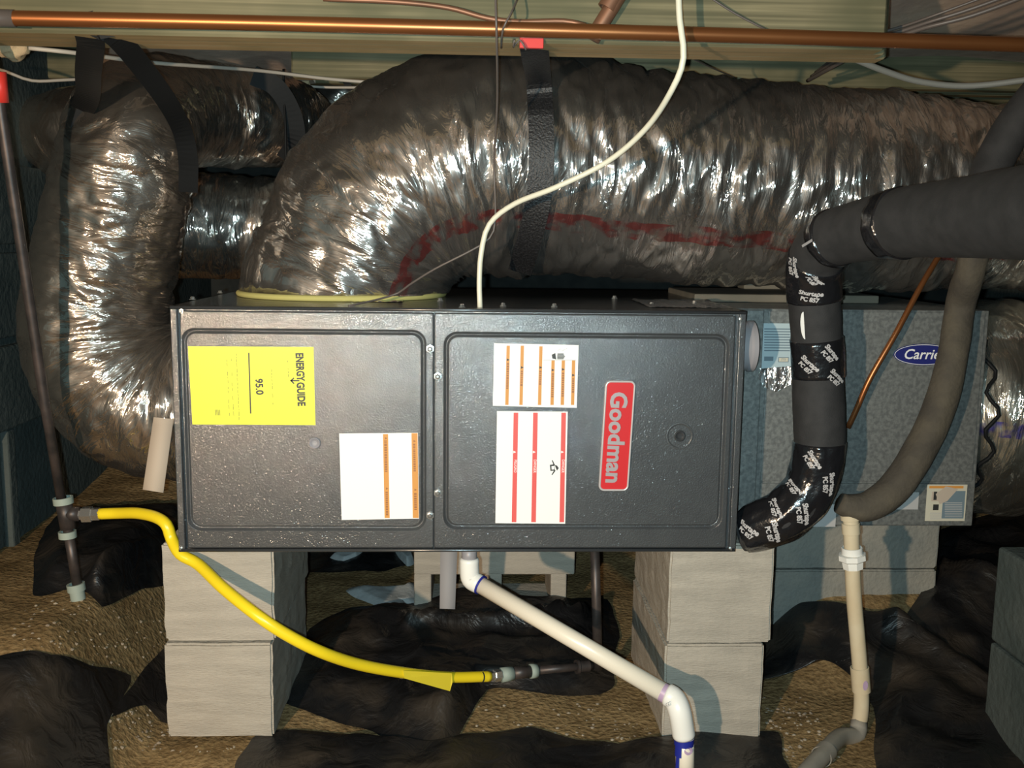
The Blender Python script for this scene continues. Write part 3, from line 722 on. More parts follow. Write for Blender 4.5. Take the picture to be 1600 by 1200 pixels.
b = MB(); strap(b, [at(126, 168, .26), at(112, 215, .27), at(98, 290, .275), at(84, 370, .27), at(72, 450, .25), at(68, 530, .215)], 0.0065, 'webbing_matt'); b.build('edge_tape', s2)
s3 = thing('hanging_strap', 'black strap cinched round the far end of the left duct', 'strap', at(455, 150, 0.7))
b = MB(); strap(b, [at(395, 118, 0.63), at(430, 135, 0.64), at(455, 175, 0.66), at(462, 220, 0.68), at(445, 250, 0.7)], 0.022, 'webbing_matt'); b.build('webbing', s3)
b = MB(); b.path([at(443, 108, .66), at(444, 150, .655), at(446, 200, .65), at(447, 262, .66)], 0.0028, 'webbing_matt', 8); b.build('tie_wire', s3)
for a_, lb in ((((532, 115, 1.0), (545, 135, 1.0), (560, 160, 1.0)), 'short dark strap under the joists left of the large duct'), (((484, 146, .98), (500, 170, .98), (515, 192, .98)), 'thin black tie hanging from the foam blob')):
    b = MB(); strap(b, [at(*q) for q in a_], 0.008 if '532' in str(a_) else 0.0025, 'webbing_matt'); o = b.build('strap'); tag(o, lb, 'strap')
# dark seam tie down the left duct
b = MB()
# ================================================================== PIPES OVERHEAD
b = MB(); Yp = -0.15
c = [at(-120, 25, Yp), at(0, 28, Yp), at(400, 36, Yp), at(800, 46, Yp), at(1200, 57, Yp), at(1600, 70, Yp), at(1760, 74, Yp)]
o = thing('copper_pipe', 'long bright copper pipe running across the top in front of the girder', 'pipe', c[3])
b.path(c, 0.0115, 'copper', 20, 0.03); b.build('tube', o)
b = MB(); pa, pb = at(-100, 25.5, Yp), at(23, 28.7, Yp); b.tube([pa, pb], 0.0128, 'wire', 20); b.build('dark_sleeve', o)
b = MB(); b.path([at(505, -2, -.12), at(620, 3, -.12), at(700, 12, -.12), at(760, 28, -.12), at(810, 34, -.12), at(880, 33, -.12), at(915, 40, -.125)], 0.0042, 'copper_old', 10)
tag(b.build('copper_tube'), 'thin dull copper tube resting above the long copper pipe', 'pipe')
b = MB(); b.path([at(975, -20, -.12), at(958, 8, -.12), at(938, 40, -.118), at(925, 62, -.116)], 0.0125, 'copper_old', 18)
b.lathe(at(954, 4, -.12), at(938, 40, -.12)-at(975, -20, -.12), [(-0.01, .0125), (-0.01, .0155), (0.012, .0155), (0.012, .0125)], 'copper_old', 20)
tag(b.build('pipe_stub'), 'short dark bronze pipe stub crossing above the copper pipe', 'pipe')
# cables
def cable(name, pts, r, key, label, cat='cable', group=None, n=10):
    b = MB(); b.path([at(*p) for p in pts], r, key, n, 0.015); return tag(b.build(name), label, cat, group)
cable('thermostat_cable', [(1056, -190, -.16), (1058, -100, -.19), (1060, -20, -.2), (1062, 30, -.2), (1068, 90, -.2), (1050, 140, -.18), (1010, 200, -.1), (950, 252, -.04), (870, 292, -.01), (805, 318, .03), (765, 350, .05), (752, 395, .05), (749, 440, .05), (750, 480, .045)], 0.0048, 'cable', 'cream cable looping down in front of the duct into the furnace top', n=12)
cable('control_wire', [(772, -190, -.15), (774, -20, -.17), (776, 60, -.17), (777, 160, -.03), (772, 250, .06), (774, 340, .06), (765, 372, .06), (735, 392, .06), (680, 420, .07), (640, 445, .09), (622, 458, .11), (590, 468, .09), (545, 478, .03)], 0.0019, 'wire', 'thin dark wire hanging beside the strap and trailing left onto the furnace')
cable('tie_wire', [(810, -5, -.13), (798, 22, -.17), (786, 45, -.17), (783, 75, -.13)], 0.0016, 'wire', 'short twisted wire hooked over the copper pipe near the strap')
cable('tie_wire', [(804, 62, -.13), (802, 74, -.12), (812, 62, -.12), (822, 78, -.12)], 0.0014, 'wire', 'small curl of wire just left of the red clip')
cable('house_cable', [(45, 75, .05), (120, 83, .08), (240, 98, .25), (400, 110, .5), (520, 124, .6), (620, 131, .61), (760, 140, .61)], 0.0038, 'cable_pale', 'pale cable running level just under the joists from the left foam blob')
cable('house_cable', [(-30, 100, .6), (10, 112, .6), (50, 126, .62), (100, 125, .65), (160, 122, .7)], 0.0036, 'cable_pale', 'pale cable sagging below the joists at the far left')
cable('house_cable', [(440, 130, .95), (500, 136, .95), (580, 137, .95), (700, 140, .95)], 0.0035, 'cable_pale', 'pale cable lying behind the foam blob left of the large duct')
cable('house_cable', [(1262, 68, -.02), (1310, 82, .02), (1380, 110, .05), (1440, 128, .06), (1520, 134, .05), (1640, 120, .0)], 0.0055, 'cable_grey', 'grey cable drooping from the girder at the upper right')
cable('phone_wire', [(1100, -10, -.12), (1150, 22, -.12), (1200, 48, -.12)], 0.0016, 'wire', 'fine dark wire slanting across the girder right of the cream cable')
cable('phone_wire', [(1075, 88, .1), (1110, 105, .25), (1150, 122, .4)], 0.0014, 'wire', 'fine dark wire slanting down to the large duct under the girder')
for k, (dy, r) in enumerate(((0, .004), (11, .0035), (22, .0025))):
    cable('dark_cable', [(1262+k*6, 126-dy*.6, .40), (1340, 84-dy+k*2, .1), (1430, 48-dy*0.6, .0), (1520, 24-dy, -.05), (1640, -20-dy, -.1)], r, 'wire', ['lowest', 'middle', 'uppermost'][k] + ' of the three dark cables slanting up to the right corner', group='slanting dark cables')
# spray foam blobs
def blob(px, py, Y, rx, rz, label):
    b = bmesh.new(); bmesh.ops.create_icosphere(b, subdivisions=4, radius=1); c = at(px, py, Y)
    for v in b.verts:
        k = 1+0.25*noise.noise(v.co*2.2+Vector((px, 0, 0))); v.co = Vector((v.co.x*rx*k, v.co.y*rx*0.7*k, v.co.z*rz*k))+c
    m = MB(); m.bm(b, 'foam_gun', True); tag(m.build('foam_blob'), label, 'foam')
blob(18, 62, 0.06, .034, .034, 'tan spray foam blob at the left end under the girder')
blob(474, 132, 0.97, .017, .030, 'tan spray foam blob between the left duct and the large duct')

# ================================================================== BLACK INSULATED LINE
ln = thing('refrigerant_line', 'thick black foam insulated line bending down and back to the case', 'pipe', at(1278, 640, 0.03))
ctrl = [(at(1720, 322, -.62), .062), (at(1600, 332, -.47), .061), (at(1500, 340, -.33), .0575), (at(1420, 347, -.22), .055), (at(1350, 360, -.12), .051), (at(1300, 374, -.05), .049), (at(1274, 408, .0), .048), (at(1272, 460, .02), .046), (at(1277, 560, .03), .0455), (at(1279, 640, .03), .047), (at(1280, 700, .03), .046), (at(1268, 758, .03), .046), (at(1232, 800, .035), .047), (at(1195, 818, .045), .045), (at(1172, 828, .055), .041), (at(1157, 832, .062), .036)]
LP, LR, LL = spline(ctrl, 0.006); LF = frames(LP)
def near(px, py):
    best = min(range(len(LP)), key=lambda i: (lambda q: (q[0]-px)**2+(q[1]-py)**2)(pix(LP[i]))); return best
def pix(P):
    d = P-CP; z = d.dot(fw); return (800+FPX*d.dot(rt)/z, 600-FPX*d.dot(up)/z)
b = MB(); b.tube(LP, LR, 'foam', 40, lens=LL, disp=lambda s, a, i: 0.0012*noise.noise(Vector((s*30, cos(a)*2, sin(a)*2)))); b.build('foam_sleeve', ln)
def tubept(s, ang, off):
    i = 0
    while i < len(LL)-2 and LL[i+1] < s: i += 1
    k = (s-LL[i])/max(1e-6, LL[i+1]-LL[i]); P = LP[i].lerp(LP[i+1], k); r = LR[i]+(LR[i+1]-LR[i])*k
    T, N, B = LF[i]; return P + (N*cos(ang)+B*sin(ang))*(r+off)
def facing(i):
    T, N, B = LF[i]; v = (CP-LP[i]); return atan2(v.dot(B), v.dot(N))
random.seed(11)
def tape(pa, pb, label, texts, smooth_amp=0.0022):
    i0, i1 = near(*pa), near(*pb)
    if i0 > i1: i0, i1 = i1, i0
    sp = slice(i0, i1+1); b = MB()
    b.tube(LP[sp], [r+0.0022 for r in LR[sp]], 'tape', 56, lens=LL[sp], fr=LF[sp], disp=lambda s, a, i: smooth_amp*noise.noise(Vector((s*26+a*1.2, cos(a)*3, sin(a)*3))))
    if texts:
        for (px, py, rot, da, sz) in texts:
            i = near(px, py); s0 = LL[i]; a0 = facing(i)+da; r = LR[i]
            for row, (tx, k) in enumerate((('Shurtape', 1.0), ('PC 857', 0.9))):
                def xf(v, row=row):
                    x, y = v.x, v.y-row*sz*1.0
                    X = x*cos(rot)-y*sin(rot); Yv = -(x*sin(rot)+y*cos(rot))
                    return tubept(s0+X, a0+Yv/r, 0.0048+v.z)
                b.text(tx, sz*k, xf, 'tape_text', 0.0002, offset=0.0005, sx=0.85)
    b.build('tape_wrap', ln)
tape((1262, 396), (1274, 470), '', [(1262, 400, 0.5, 0.55, .0125), (1270, 412, 0.5, -0.25, .0125), (1272, 448, 1.35, 0.1, .013)])
tape((1275, 527), (1276, 590), '', [(1276, 545, 0.6, -.55, .0115), (1276, 560, 0.75, .25, .0125), (1277, 582, 0.75, -.75, .0115)])
tape((1280, 690), (1160, 826), '', [(1280, 712, 0.6, .1, .0125), (1279, 745, .3, -.7, .0125), (1262, 765, 1.2, .5, .0125), (1250, 790, .9, -.5, .013), (1225, 805, 1.3, .35, .013), (1208, 812, 1.4, -.5, .013), (1180, 820, 2.1, .1, .0125)], 0.0035)
tape((1294, 376), (1306, 371), '', None); tape((1390, 350), (1413, 348), '', None)
b = MB(); vs = []
for k in range(13):
    a = pi*k/12; vs.append(tubept(LL[near(1274, 500)]+0.026*cos(a), facing(near(1274, 500))+0.42+0.16*sin(a), 0.0012))
b.add(vs, [tuple(range(13))], 'white'); b.build('white_sticker', ln)
b = MB(); p = [tubept(LL[near(1298, 374)]+dx, facing(near(1298, 374))+da, 0.006) for dx, da in ((-.014, .30), (.012, .30), (.012, .38), (-.014, .38))]
b.add(p, [(0, 1, 2, 3)], 'vinyl'); b.build('tape_tab', ln)
# second dark line going up at the far right
b = MB(); c = [at(1860, -60, -.30), at(1720, 60, -.10), at(1640, 130, -.03), at(1590, 190, .0), at(1555, 250, .02), at(1530, 320, .0)]
b.path(c, 0.033, 'foam', 28); tag(b.build('insulated_line'), 'black foam line slanting up to the right edge above the thick one', 'pipe')
# old brown insulated hose
b = MB(); c = [(at(1532, 360, .06), .026), (at(1514, 430, .08), .027), (at(1500, 480, .12), .0275), (at(1488, 560, .10), .028), (at(1466, 640, .09), .030), (at(1436, 705, .085), .031), (at(1398, 762, .08), .031), (at(1360, 790, .075), .029), (at(1330, 792, .075), .025), (at(1312, 786, .075), .020)]
P_, R_2, L_ = spline(c, .008)
b.tube(P_, R_2, 'old_foam', 32, lens=L_, disp=lambda s, a, i: 0.0018*noise.noise(Vector((s*22, cos(a)*1.5, sin(a)*1.5))))
tag(b.build('insulated_hose'), 'brown-grey foam covered suction hose sagging across the galvanised case', 'pipe')
b = MB(); b.path([at(1470, 395, .16), at(1440, 445, .13), at(1400, 520, .11), at(1360, 590, .11), at(1338, 640, .12), (at(1325, 668, .13), .003)] [:-1]+[at(1325, 668, .13)], 0.0055, 'copper', 14)
tag(b.build('copper_line'), 'thin bare copper line slanting down over the case beside the black pipe', 'pipe')

# ================================================================== DRAIN (right)
dr = thing('drain_pipe', 'aged white plastic drain standing under the brown hose end', 'pipe', (1.315, 0.1, 0.0))
Yq = 0.075
def V(px, py): return at(px, py, Yq)
def sleeve(name, pa, pb, r, key, par, n=26, lip=0.0008):
    a, c = Vector(pa), Vector(pb); ax = c-a; Ln = ax.length; b = MB()
    b.lathe(a, ax, [(0, r-0.0015), (lip, r), (Ln-lip, r), (Ln, r-0.0015)], key, n); return b.build(name, par)
b = MB(); b.path([V(1329, 798), V(1331, 860), V(1334, 930), V(1340, 1000), V(1344, 1050), V(1346, 1095), V(1344, 1122), V(1339, 1136)], 0.0148, 'pvc_old', 22); b.build('riser', dr)
sleeve('coupling', V(1328, 799), V(1329, 812), .0185, 'pvc_old', dr)
sleeve('coupling', V(1329, 817), V(1330, 834), .0170, 'pvc_old', dr)
sleeve('coupling', V(1331, 855), V(1331.5, 866), .0200, 'pvc_fit', dr)
b = MB(); b.lathe(V(1331.5, 866), V(1333, 885)-V(1331.5, 866), [(0, .017), (0, .0265), (0.010, .0265), (0.014, .021), (0.028, .0195), (0.029, .016)], 'pvc_fit', 8)
for i in range(len(b.sm)): b.sm[i] = False
b.build('union_nut', dr)['label'] = 'white eight-sided union nut'
o = sleeve('coupling', V(1343, 1042), V(1346, 1080), .0180, 'pvc_old', dr)
b = MB(); c = V(1346.5, 1065); n = 20
b.add([Vector((c.x+.005*cos(2*pi*k/n), Yq-.0186, c.z+.010*sin(2*pi*k/n))) for k in range(n)], [tuple(range(n))], 'primer_pale'); b.build('primer_blot', dr)
b = MB(); p0 = atg(1330, 1140, .02); p0.z = 0.022; p1 = atg(1235, 1235, .02); p1.z = 0.030
b.path([V(1342, 1128), V(1332, 1142)+Vector((0, -0.02, 0.0)), atg(1312, 1152, .02), atg(1285, 1180, .03), atg(1235, 1235, .03), atg(1150, 1330, .03)], 0.0165, 'pvc_dirty', 22)
b.build('ground_run', dr)['label'] = 'dirty grey length along the ground'
pa = atg(1292, 1173, .026); pb = atg(1283, 1183, .027); sleeve('coupling', pa, pb, .0195, 'pvc_dirty', dr)

# ================================================================== PVC DRAIN (front)
pv = thing('condensate_pipe', 'clean white plastic pipe slanting from beneath the furnace to the front right', 'pipe', at(733, 880, 0.25))
b = MB(); b.cyl(at(733, 852, .12), at(733.5, 884, .12), .0150, 'plastic_grey'); b.build('nipple', pv)['label'] = 'short grey nipple'
def elbow(name, ctl, r, key):
    b = MB(); P_, _, L_ = spline([(c, r) for c in ctl], .004); n = len(P_)
    rad = [r]*n; rad[0] = r-0.002; rad[-1] = r-0.002; b.tube(P_, rad, key, 30); return b.build(name, pv)
A0 = at(736, 905, .12); D0 = at(1050, 1090, -.085)
dv = (D0-A0).normalized()
elbow('elbow', [at(733.5, 872, .12), at(733.5, 888, .12), A0-Vector((0, 0, .0)), A0+dv*.022], .0190, 'pvc_fit')
b = MB(); b.cyl(A0, D0, .0167, 'pvc', 30); b.build('slanting_run', pv)
b = MB(); b.lathe(A0+dv*.021, dv, [(0, .0167), (0, .0194), (.004, .0194), (.004, .0167)], 'primer', 30); b.build('primer_ring', pv)['label'] = 'blue primer ring'
b = MB(); b.lathe(D0-dv*.020, dv, [(0, .0167), (0, .0173), (.012, .0173), (.012, .0167)], 'primer_pale', 30); b.build('primer_ring', pv)['label'] = 'lilac primer ring'
E2 = at(1069, 1152, -.10)
elbow('elbow', [D0-dv*.012, D0+dv*.004, at(1062, 1112, -.10), E2], .0205, 'pvc_fit')
b = MB(); b.text('G', .010, lambda v: at(1043, 1101, -.117)+Vector((v.x, -v.z, v.y)), 'grey_ink', .0002); b.build('size_mark', pv)
b = MB(); b.cyl(E2-Vector((0, 0, -.01)), at(1071, 1225, -.10), .0167, 'pvc', 30); b.build('drop', pv)
b = MB(); b.lathe(E2, Vector((0, 0, -1)), [(0, .0167), (0, .0178), (.013, .0178), (.013, .0167)], 'primer', 30)
vs = []
for k in range(9):
    a = radians(-25-6*k); vs.append(Vector((E2.x+.0176*sin(a), E2.y-.0176*cos(a), 0)))
for i in range(8):
    za, zb = E2.z-.011, E2.z-.012-(.05 if 1 < i < 6 else .02)
    p, q = vs[i], vs[i+1]; b.add([(p.x, p.y, za), (q.x, q.y, za), (q.x, q.y, zb), (p.x, p.y, zb)], [(0, 3, 2, 1)], 'primer')
b.build('primer_ring', pv)['label'] = 'blue primer ring with a run'
b = MB(); n = 16; c = E2+Vector((.005, -.0184, -.018)); b.add([Vector((c.x+.008*cos(2*pi*k/n), c.y+abs(cos(2*pi*k/n)+.3)*.003, c.z+.007*sin(2*pi*k/n))) for k in range(n)], [tuple(range(n))], 'primer_pale'); b.build('primer_blot', pv)

# ================================================================== GAS: left pipe
gp = thing('gas_pipe', 'dark iron gas drop pipe with a tee at the far left', 'pipe', at(125, 935, .17))
Yg = .14
def G(px, py, Y=Yg): return at(px, py, Y)
b = MB(); b.tube([G(-20, 60, -.02), G(0, 165, .0), G(40, 430, .06), G(70, 630, .11), G(97, 785, .14)], .0092, 'iron', 18); b.build('drop_pipe', gp)
b = MB(); p, q = G(-2, 112, -.008), G(2, 160, 0.0); b.tube([p, q], .0120, 'red_plastic', 18); b.build('red_sleeve', gp)['label'] = 'red plastic sleeve'
T0 = G(103, 803)
b = MB(); b.cyl(G(99, 782), G(107, 826), .0150, 'iron'); b.cyl(T0, G(124, 803), .0140, 'iron'); b.lathe(G(98, 777), G(100, 790)-G(98, 777), [(0, .015), (.0, .0185), (.013, .0185), (.013, .015)], 'sealant'); b.build('tee', gp)
b = MB(); b.cyl(G(106, 826), G(121, 915), .0095, 'iron'); b.build('drip_leg', gp)
b = MB(); b.lathe(G(105, 830), G(106, 840)-G(105, 830), [(0, .012), (0, .0165), (.013, .0165), (.013, .012)], 'sealant'); b.build('collar', gp)
b = MB(); b.lathe(G(118, 912), G(123, 940)-G(118, 912), [(0, .012), (0, .017), (.014, .017), (.014, .014), (.032, .014), (.032, .012)], 'sealant'); b.build('end_cap', gp)
# yellow connector
hc = thing('gas_connector', 'bright yellow flexible gas hose swooping under the furnace', 'hose', at(420, 960, -.1))
ctl = [G(155, 803, .14), G(185, 802, .13), G(215, 802, .10), G(243, 808, .07), G(260, 820, .052), G(268, 842, .050), G(282, 866, .030), G(310, 882, .020), G(350, 920, -.03), G(400, 960, -.07), G(445, 990, -.07), G(500, 1018, -.05), G(560, 1038, .0), G(630, 1051, .06), G(700, 1058, .12), G(765, 1057, .17)]
b = MB(); b.path(ctl, .0108, 'hose', 20, .008); b.build('hose', hc)
def nut(name, pa, pb, key, par, r=.0125):
    a, c = pa, pb; b = MB(); Ln = (c-a).length
    b.lathe(a, c-a, [(0, r*.8), (0, r), (Ln*.35, r), (Ln*.36, r*1.25), (Ln*.8, r*1.25), (Ln*.85, r*.8), (Ln, r*.8)], key, 6)
    for i in range(len(b.sm)): b.sm[i] = False
    return b.build(name, par)
nut('end_nut', G(156, 803), G(122, 804), 'screw', hc); nut('end_nut', G(764, 1057, .17), G(785, 1054, .19), 'screw', hc, .010)
b = MB(); c = [G(628, 1050, .045), G(660, 1055, .07), G(706, 1060, .105)]; hw = []
vs = [G(630, 1048, .045), G(706, 1052, .105), G(707, 1066, .105), G(703, 1080, .105), G(632, 1060, .045)]
b.add(vs+[v+Vector((0, .001, 0)) for v in vs], [(4, 3, 2, 1, 0), (5, 6, 7, 8, 9), (0, 1, 6, 5), (1, 2, 7, 6), (2, 3, 8, 7), (3, 4, 9, 8), (4, 0, 5, 9)], 'hose_tag')
for px, py in ((628, 1051), (707, 1057)):
    Yk = .05 if px < 650 else .12
    i_ = G(px, py, Yk+.012); T = (G(px+8, py+1, Yk+.02)-i_); b.lathe(i_, T, [(0, .0110), (0, .0118), (.0016, .0118), (.0016, .0110)], 'wire', 20)
b.build('warning_tag', hc)['label'] = 'folded yellow warning tag'
b = MB(); i_ = G(751, 1058, .158); T = G(756, 1058, .162)-i_; b.lathe(i_, T, [(0, .0108), (0, .0112), (.003, .0112), (.003, .0108)], 'black_ink', 20); b.build('black_mark', hc)
gq = thing('gas_pipe', 'dark iron pipe rising behind the white slanting pipe to the furnace floor', 'pipe', at(930, 1035, .26))
Yr = .26
b = MB(); b.cyl(G(783, 1055, .19), G(800, 1052, .20), .015, 'sealant'); b.cyl(G(800, 1052, .20), G(830, 1049, .215), .0125, 'iron'); b.cyl(G(828, 1049, .215), G(838, 1048, .22), .0150, 'sealant'); b.build('shutoff_fitting', gq)
b = MB(); b.cyl(G(836, 1048, .22), G(925, 1040, .26), .0085, 'iron'); b.lathe(G(900, 1042, .25), G(925, 1040, .26)-G(900, 1042, .25), [(0, .009), (0, .0150), (.006, .0150), (.008, .012), (.03, .012)], 'iron'); b.build('level_run', gq)
b = MB(); b.tube([G(934, 1045, .262), G(932, 950, .262), G(929, 850, .262)], .0100, 'iron', 18); b.build('riser', gq)

# ================================================================== BLOCKS
def cblock(name, x0, x1, y0, y1, z0, z1, label, key='block', holes=None, group=None, seed=0):
    b = bmesh.new(); bmesh.ops.create_cube(b, size=1)
    for v in b.verts: v.co = Vector((x0+(v.co.x+.5)*(x1-x0), y0+(v.co.y+.5)*(y1-y0), z0+(v.co.z+.5)*(z1-z0)))
    bmesh.ops.bevel(b, geom=list(b.edges), offset=.004, segments=2, affect='EDGES')
    bmesh.ops.subdivide_edges(b, edges=[e for e in b.edges if e.calc_length() > .08], cuts=14, use_grid_fill=True)
    for v in b.verts:
        n_ = noise.noise(v.co*22+Vector((seed, 0, 0)))*.0022+noise.noise(v.co*60)*.0012
        v.co.x += n_; v.co.y += n_*.8; v.co.z += noise.noise(v.co*18+Vector((0, seed, 0)))*.0015
    m = MB(); m.bm(b, key, False)
    o = m.build(name); tag(o, label, 'concrete block', group); return o
gb = 'concrete blocks carrying the equipment'
cblock('concrete_block', -.052, .150, .060, .450, 0.012, .200, 'lower block of the left pier, standing on the dirt', seed=1, group=gb)
cblock('concrete_block', -.048, .157, .056, .446, .207, .398, 'upper block of the left pier, directly under the furnace', seed=2, group=gb)
cblock('concrete_block', .904, 1.098, .060, .450, 0.0, .194, 'lower block of the right pier, behind the white elbow', seed=3, group=gb)
cblock('concrete_block', .906, 1.106, .052, .442, .200, .398, 'upper block of the right pier, under the furnace right end', seed=4, group=gb)
cblock('concrete_block', 1.25, 1.645, .50, .69, .198, .391, 'upper grey block under the galvanised case behind the standing drain', 'block_grey', seed=5, group=gb)
cblock('concrete_block', 1.25, 1.645, .50, .69, .0, .194, 'lower half-buried grey block beneath the case', 'block_grey', seed=6, group=gb)
# hollow block behind, cores facing the view
b = MB(); X0, X1, Y0_, Y1_, Z0, Z1 = .383, .795, .70, .89, .005, .205
def hb(x0, x1, z0, z1): b.box((x0, Y0_, z0), (x1, Y1_, z1), 'block', .004)
xw = [X0, at(674, 930, .7).x, at(757, 930, .7).x, at(784, 930, .7).x, at(860, 930, .7).x, X1-.02]
zt = at(820, 898, .7).z
hb(X0, X1, zt, Z1); hb(X0, X1-.02, Z0, Z0+.02); hb(xw[0], xw[1], Z0+.018, zt+.002); hb(xw[2], xw[3], Z0+.018, zt+.002); hb(xw[4], xw[5], Z0+.018, zt+.002)
tag(b.build('hollow_block'), 'hollow concrete block on its side with open cores, behind the middle', 'concrete block', gb)

# ================================================================== HANGING STRIPS AND SCRAPS
def strip(name, corners, Y0a, Y1a, key, label, cat, th=.002):
    (a, b_, c, d) = corners; n = 10; m = MB(); L_, R_ = [], []
    for k in range(n+1):
        t = k/n; Y = Y0a+(Y1a-Y0a)*t + .004*sin(t*5)
        L_.append(at(a[0]+(d[0]-a[0])*t, a[1]+(d[1]-a[1])*t, Y)); R_.append(at(b_[0]+(c[0]-b_[0])*t, b_[1]+(c[1]-b_[1])*t, Y))
    vs = L_+R_+[v+Vector((0, th, 0)) for v in L_+R_]; N_ = n+1; fs = []
    for k in range(n):
        fs += [(k, k+1, N_+k+1, N_+k), (2*N_+k, 3*N_+k, 3*N_+k+1, 2*N_+k+1), (k, 2*N_+k, 2*N_+k+1, k+1), (N_+k, N_+k+1, 3*N_+k+1, 3*N_+k)]
    m.add(vs, fs, key, True); return tag(m.build(name), label, cat)
strip('paper_strip', [(240, 652), (271, 655), (255, 770), (223, 765)], .10, .13, 'paper', 'tan paper strip hanging at the furnace left end below the duct', 'strip')
strip('vinyl_strip', [(688, 850), (715, 850), (711, 952), (687, 951)], .30, .33, 'vinyl', 'grey vinyl strip hanging under the furnace beside the white elbow', 'strip')

def star_sheet(name, outline, label, cat='plastic sheet', amp=.02, lift=.006, hump=.0, key='sheet', nr=44, na=150, centre=None, folds=None, seed=0, jag=.012):
    P = [atg(x, y) for x, y in outline]; n = len(P)
    c = atg(*centre) if centre else sum(P, Vector())/n
    # smooth closed boundary
    B_ = []
    for i in range(n):
        p0, p1, p2, p3 = P[i-1], P[i], P[(i+1) % n], P[(i+2) % n]; k = max(2, na//n)
        for j in range(k):
            t = j/k; a_ = .5*((2*p1)+(p2-p0)*t+(2*p0-5*p1+4*p2-p3)*t*t+(3*p1-p0-3*p2+p3)*t**3)
            lin = p1.lerp(p2, t); q = lin.lerp(a_, .45); B_.append(q)
    m = len(B_); vs = []; fs = []
    def H(x, y, e):
        f = noise.noise(Vector((x*5+seed, y*5, seed)))*.9+noise.noise(Vector((x*13, y*13+seed, 1)))*.35+(.5-abs(noise.noise(Vector((x*8+y*5, y*9-x*3, seed+4)))))*.6
        z = ground_h(x, y)+.004+lift*(.3+.7*e)+sm(e)*(hump+amp*max(-.2, f))
        if folds:
            for (a_, c_, w_, h_) in folds:
                ab = Vector((c_.x-a_.x, c_.y-a_.y)); ap = Vector((x-a_.x, y-a_.y)); t = max(0, min(1, ap.dot(ab)/ab.length_squared)); d = (ap-ab*t).length
                z += h_*math.exp(-(d/w_)**2)*sm(e*3)
        return z
    for i in range(1, nr+1):
        t = i/nr
        for j in range(m):
            q = B_[j]; k = 1+jag*3*noise.noise(Vector((q.x*11, q.y*11, seed)))*t
            x = c.x+(q.x-c.x)*t*k; y = c.y+(q.y-c.y)*t*k; vs.append(Vector((x, y, H(x, y, min(1, (1-t)*3.0)))))
    vs.append(Vector((c.x, c.y, H(c.x, c.y, 1)))); z0 = len(vs)-1
    for j in range(m): fs.append((z0, j, (j+1) % m))
    for i in range(nr-1):
        for j in range(m):
            k = (j+1) % m; fs.append((i*m+j, (i+1)*m+j, (i+1)*m+k, i*m+k))
    # bring any downward faces up
    mb = MB(); mb.add(vs, fs, key, True); o = mb.build(name)
    bm_ = bmesh.new(); bm_.from_mesh(o.data); bmesh.ops.recalc_face_normals(bm_, faces=bm_.faces); bm_.to_mesh(o.data); bm_.free()
    for p in o.data.polygons: p.use_smooth = True
    return tag(o, label, cat)
star_sheet('plastic_sheet', [(436, 1095), (452, 1035), (480, 985), (540, 955), (620, 945), (700, 930), (770, 925), (860, 940), (950, 940), (968, 1000), (960, 1070), (940, 1090), (850, 1088), (762, 1082), (720, 1150), (690, 1185), (620, 1165), (560, 1145), (490, 1120)], 'rumpled black plastic heaped between the two front piers', amp=.03, hump=.035, seed=2, centre=(700, 1040), folds=[(atg(640, 1010), atg(940, 990), .015, .040)])
star_sheet('plastic_sheet', [(-60, 1045), (0, 1030), (80, 1028), (140, 1045), (205, 1060), (190, 1100), (168, 1140), (175, 1220), (180, 1300), (60, 1330), (-100, 1320)], 'dusty black plastic on the ground at the bottom left corner', amp=.02, seed=4)
star_sheet('plastic_sheet', [(370, 1215), (388, 1160), (430, 1145), (520, 1150), (640, 1160), (760, 1150), (830, 1140), (900, 1160), (1000, 1170), (1080, 1175), (1140, 1150), (1210, 1150), (1235, 1230), (1200, 1340), (800, 1360), (450, 1330)], 'strip of black plastic along the bottom edge of the view', amp=.018, seed=5)
star_sheet('plastic_sheet', [(175, 1125), (215, 1065), (255, 1020), (300, 1010), (300, 1120), (262, 1135), (228, 1108)], 'small black plastic corner tucked against the left pier', amp=.008, seed=6)
star_sheet('plastic_sheet', [(50, 935), (60, 850), (100, 800), (200, 800), (320, 820), (330, 905), (262, 920), (200, 935), (160, 950), (110, 925)], 'black plastic behind the yellow hose at the left', amp=.02, hump=.03, seed=7, folds=[(atg(150, 925), atg(280, 895), .02, .03)])
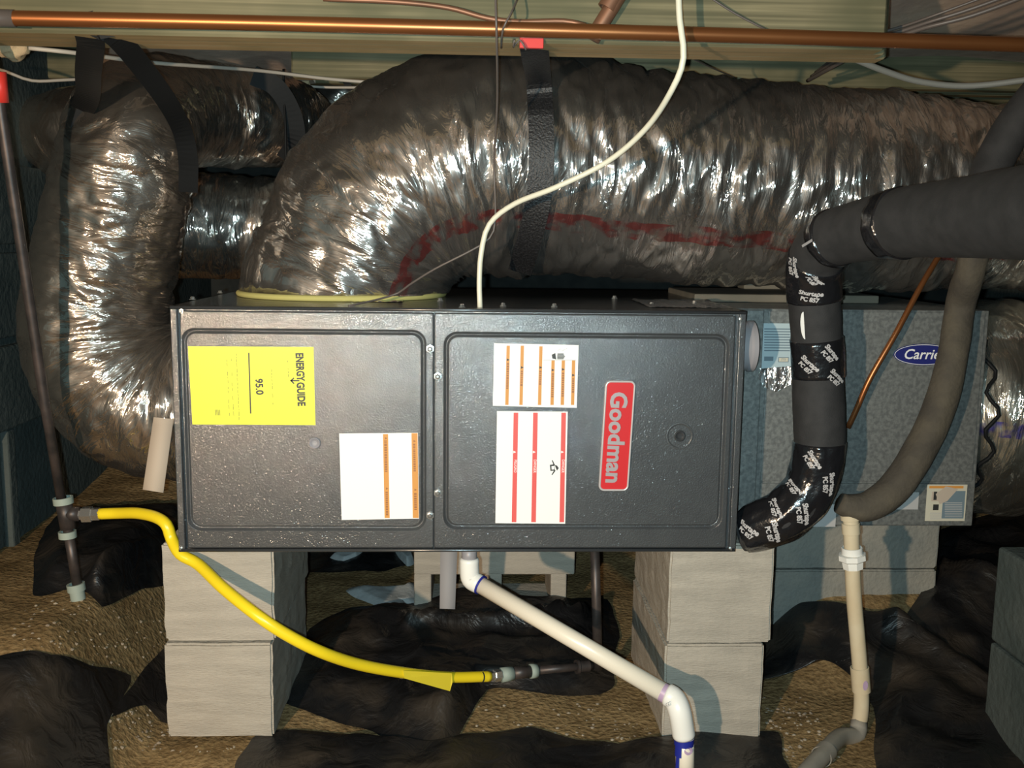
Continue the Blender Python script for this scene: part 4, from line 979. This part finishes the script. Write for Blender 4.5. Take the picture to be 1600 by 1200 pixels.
star_sheet('plastic_sheet', [(1190, 975), (1230, 960), (1330, 985), (1410, 975), (1462, 900), (1470, 830), (1600, 800), (1680, 900), (1700, 1100), (1640, 1260), (1450, 1290), (1370, 1210), (1365, 1110), (1330, 1060), (1280, 1035), (1190, 1065)], 'large dusty black plastic sheet covering the ground at the right', amp=.04, hump=.015, seed=8, centre=(1480, 1040), folds=[(atg(1400, 1000), atg(1560, 1100), .03, .03), (atg(1450, 900), atg(1590, 960), .03, .035)])
def scrap(name, outline, label, key='film', amp=.012, lift=.02, seed=0): return star_sheet(name, outline, label, 'scrap', amp=amp, lift=lift, key=key, nr=12, na=60, seed=seed, jag=.02)
scrap('film_scrap', [(542, 930), (560, 922), (640, 925), (655, 918), (650, 950), (612, 948), (640, 955), (642, 968), (600, 958), (560, 942)], 'crumpled pale film scrap on the dirt left of the hollow block', seed=1)
scrap('film_scrap', [(512, 880), (545, 866), (570, 868), (560, 880), (535, 888)], 'small grey film scrap farther back on dark plastic', seed=2)
scrap('film_scrap', [(612, 862), (640, 862), (648, 885), (636, 890)], 'white film scrap lying back against the hollow block', seed=3)
star_sheet('plastic_sheet', [(430, 890), (470, 860), (560, 850), (640, 860), (645, 885), (590, 897), (500, 898)], 'dark plastic patch far back under the furnace', amp=.02, seed=9)

# pebbles and crumbs nobody could count
b = MB(); random.seed(5)
for k in range(900):
    if k % 3 == 0: px, py = random.uniform(170, 450), random.uniform(1110, 1175)
    elif k % 3 == 1: px, py = random.uniform(1160, 1340), random.uniform(1090, 1190)
    else: px, py = random.choice([(random.uniform(20, 270), random.uniform(935, 1040)), (random.uniform(700, 1060), random.uniform(1100, 1160)), (random.uniform(960, 1180), random.uniform(1130, 1165))])
    p = atg(px, py); r = random.uniform(.0012, .0045)
    if (-.06 < p.x < .17 and .04 < p.y < .47) or (.89 < p.x < 1.12 and .04 < p.y < .47) or p.x > 1.24: continue
    q = bmesh.new(); bmesh.ops.create_icosphere(q, subdivisions=1, radius=r)
    s_ = Vector((random.uniform(.7, 1.4), random.uniform(.7, 1.4), random.uniform(.5, .9)))
    for v in q.verts: v.co = Vector((v.co.x*s_.x, v.co.y*s_.y, v.co.z*s_.z))+p
    b.bm(q, 'stone')
tag(b.build('gravel'), 'pale gravel and crumbs scattered over the dirt', 'gravel', kind='stuff')
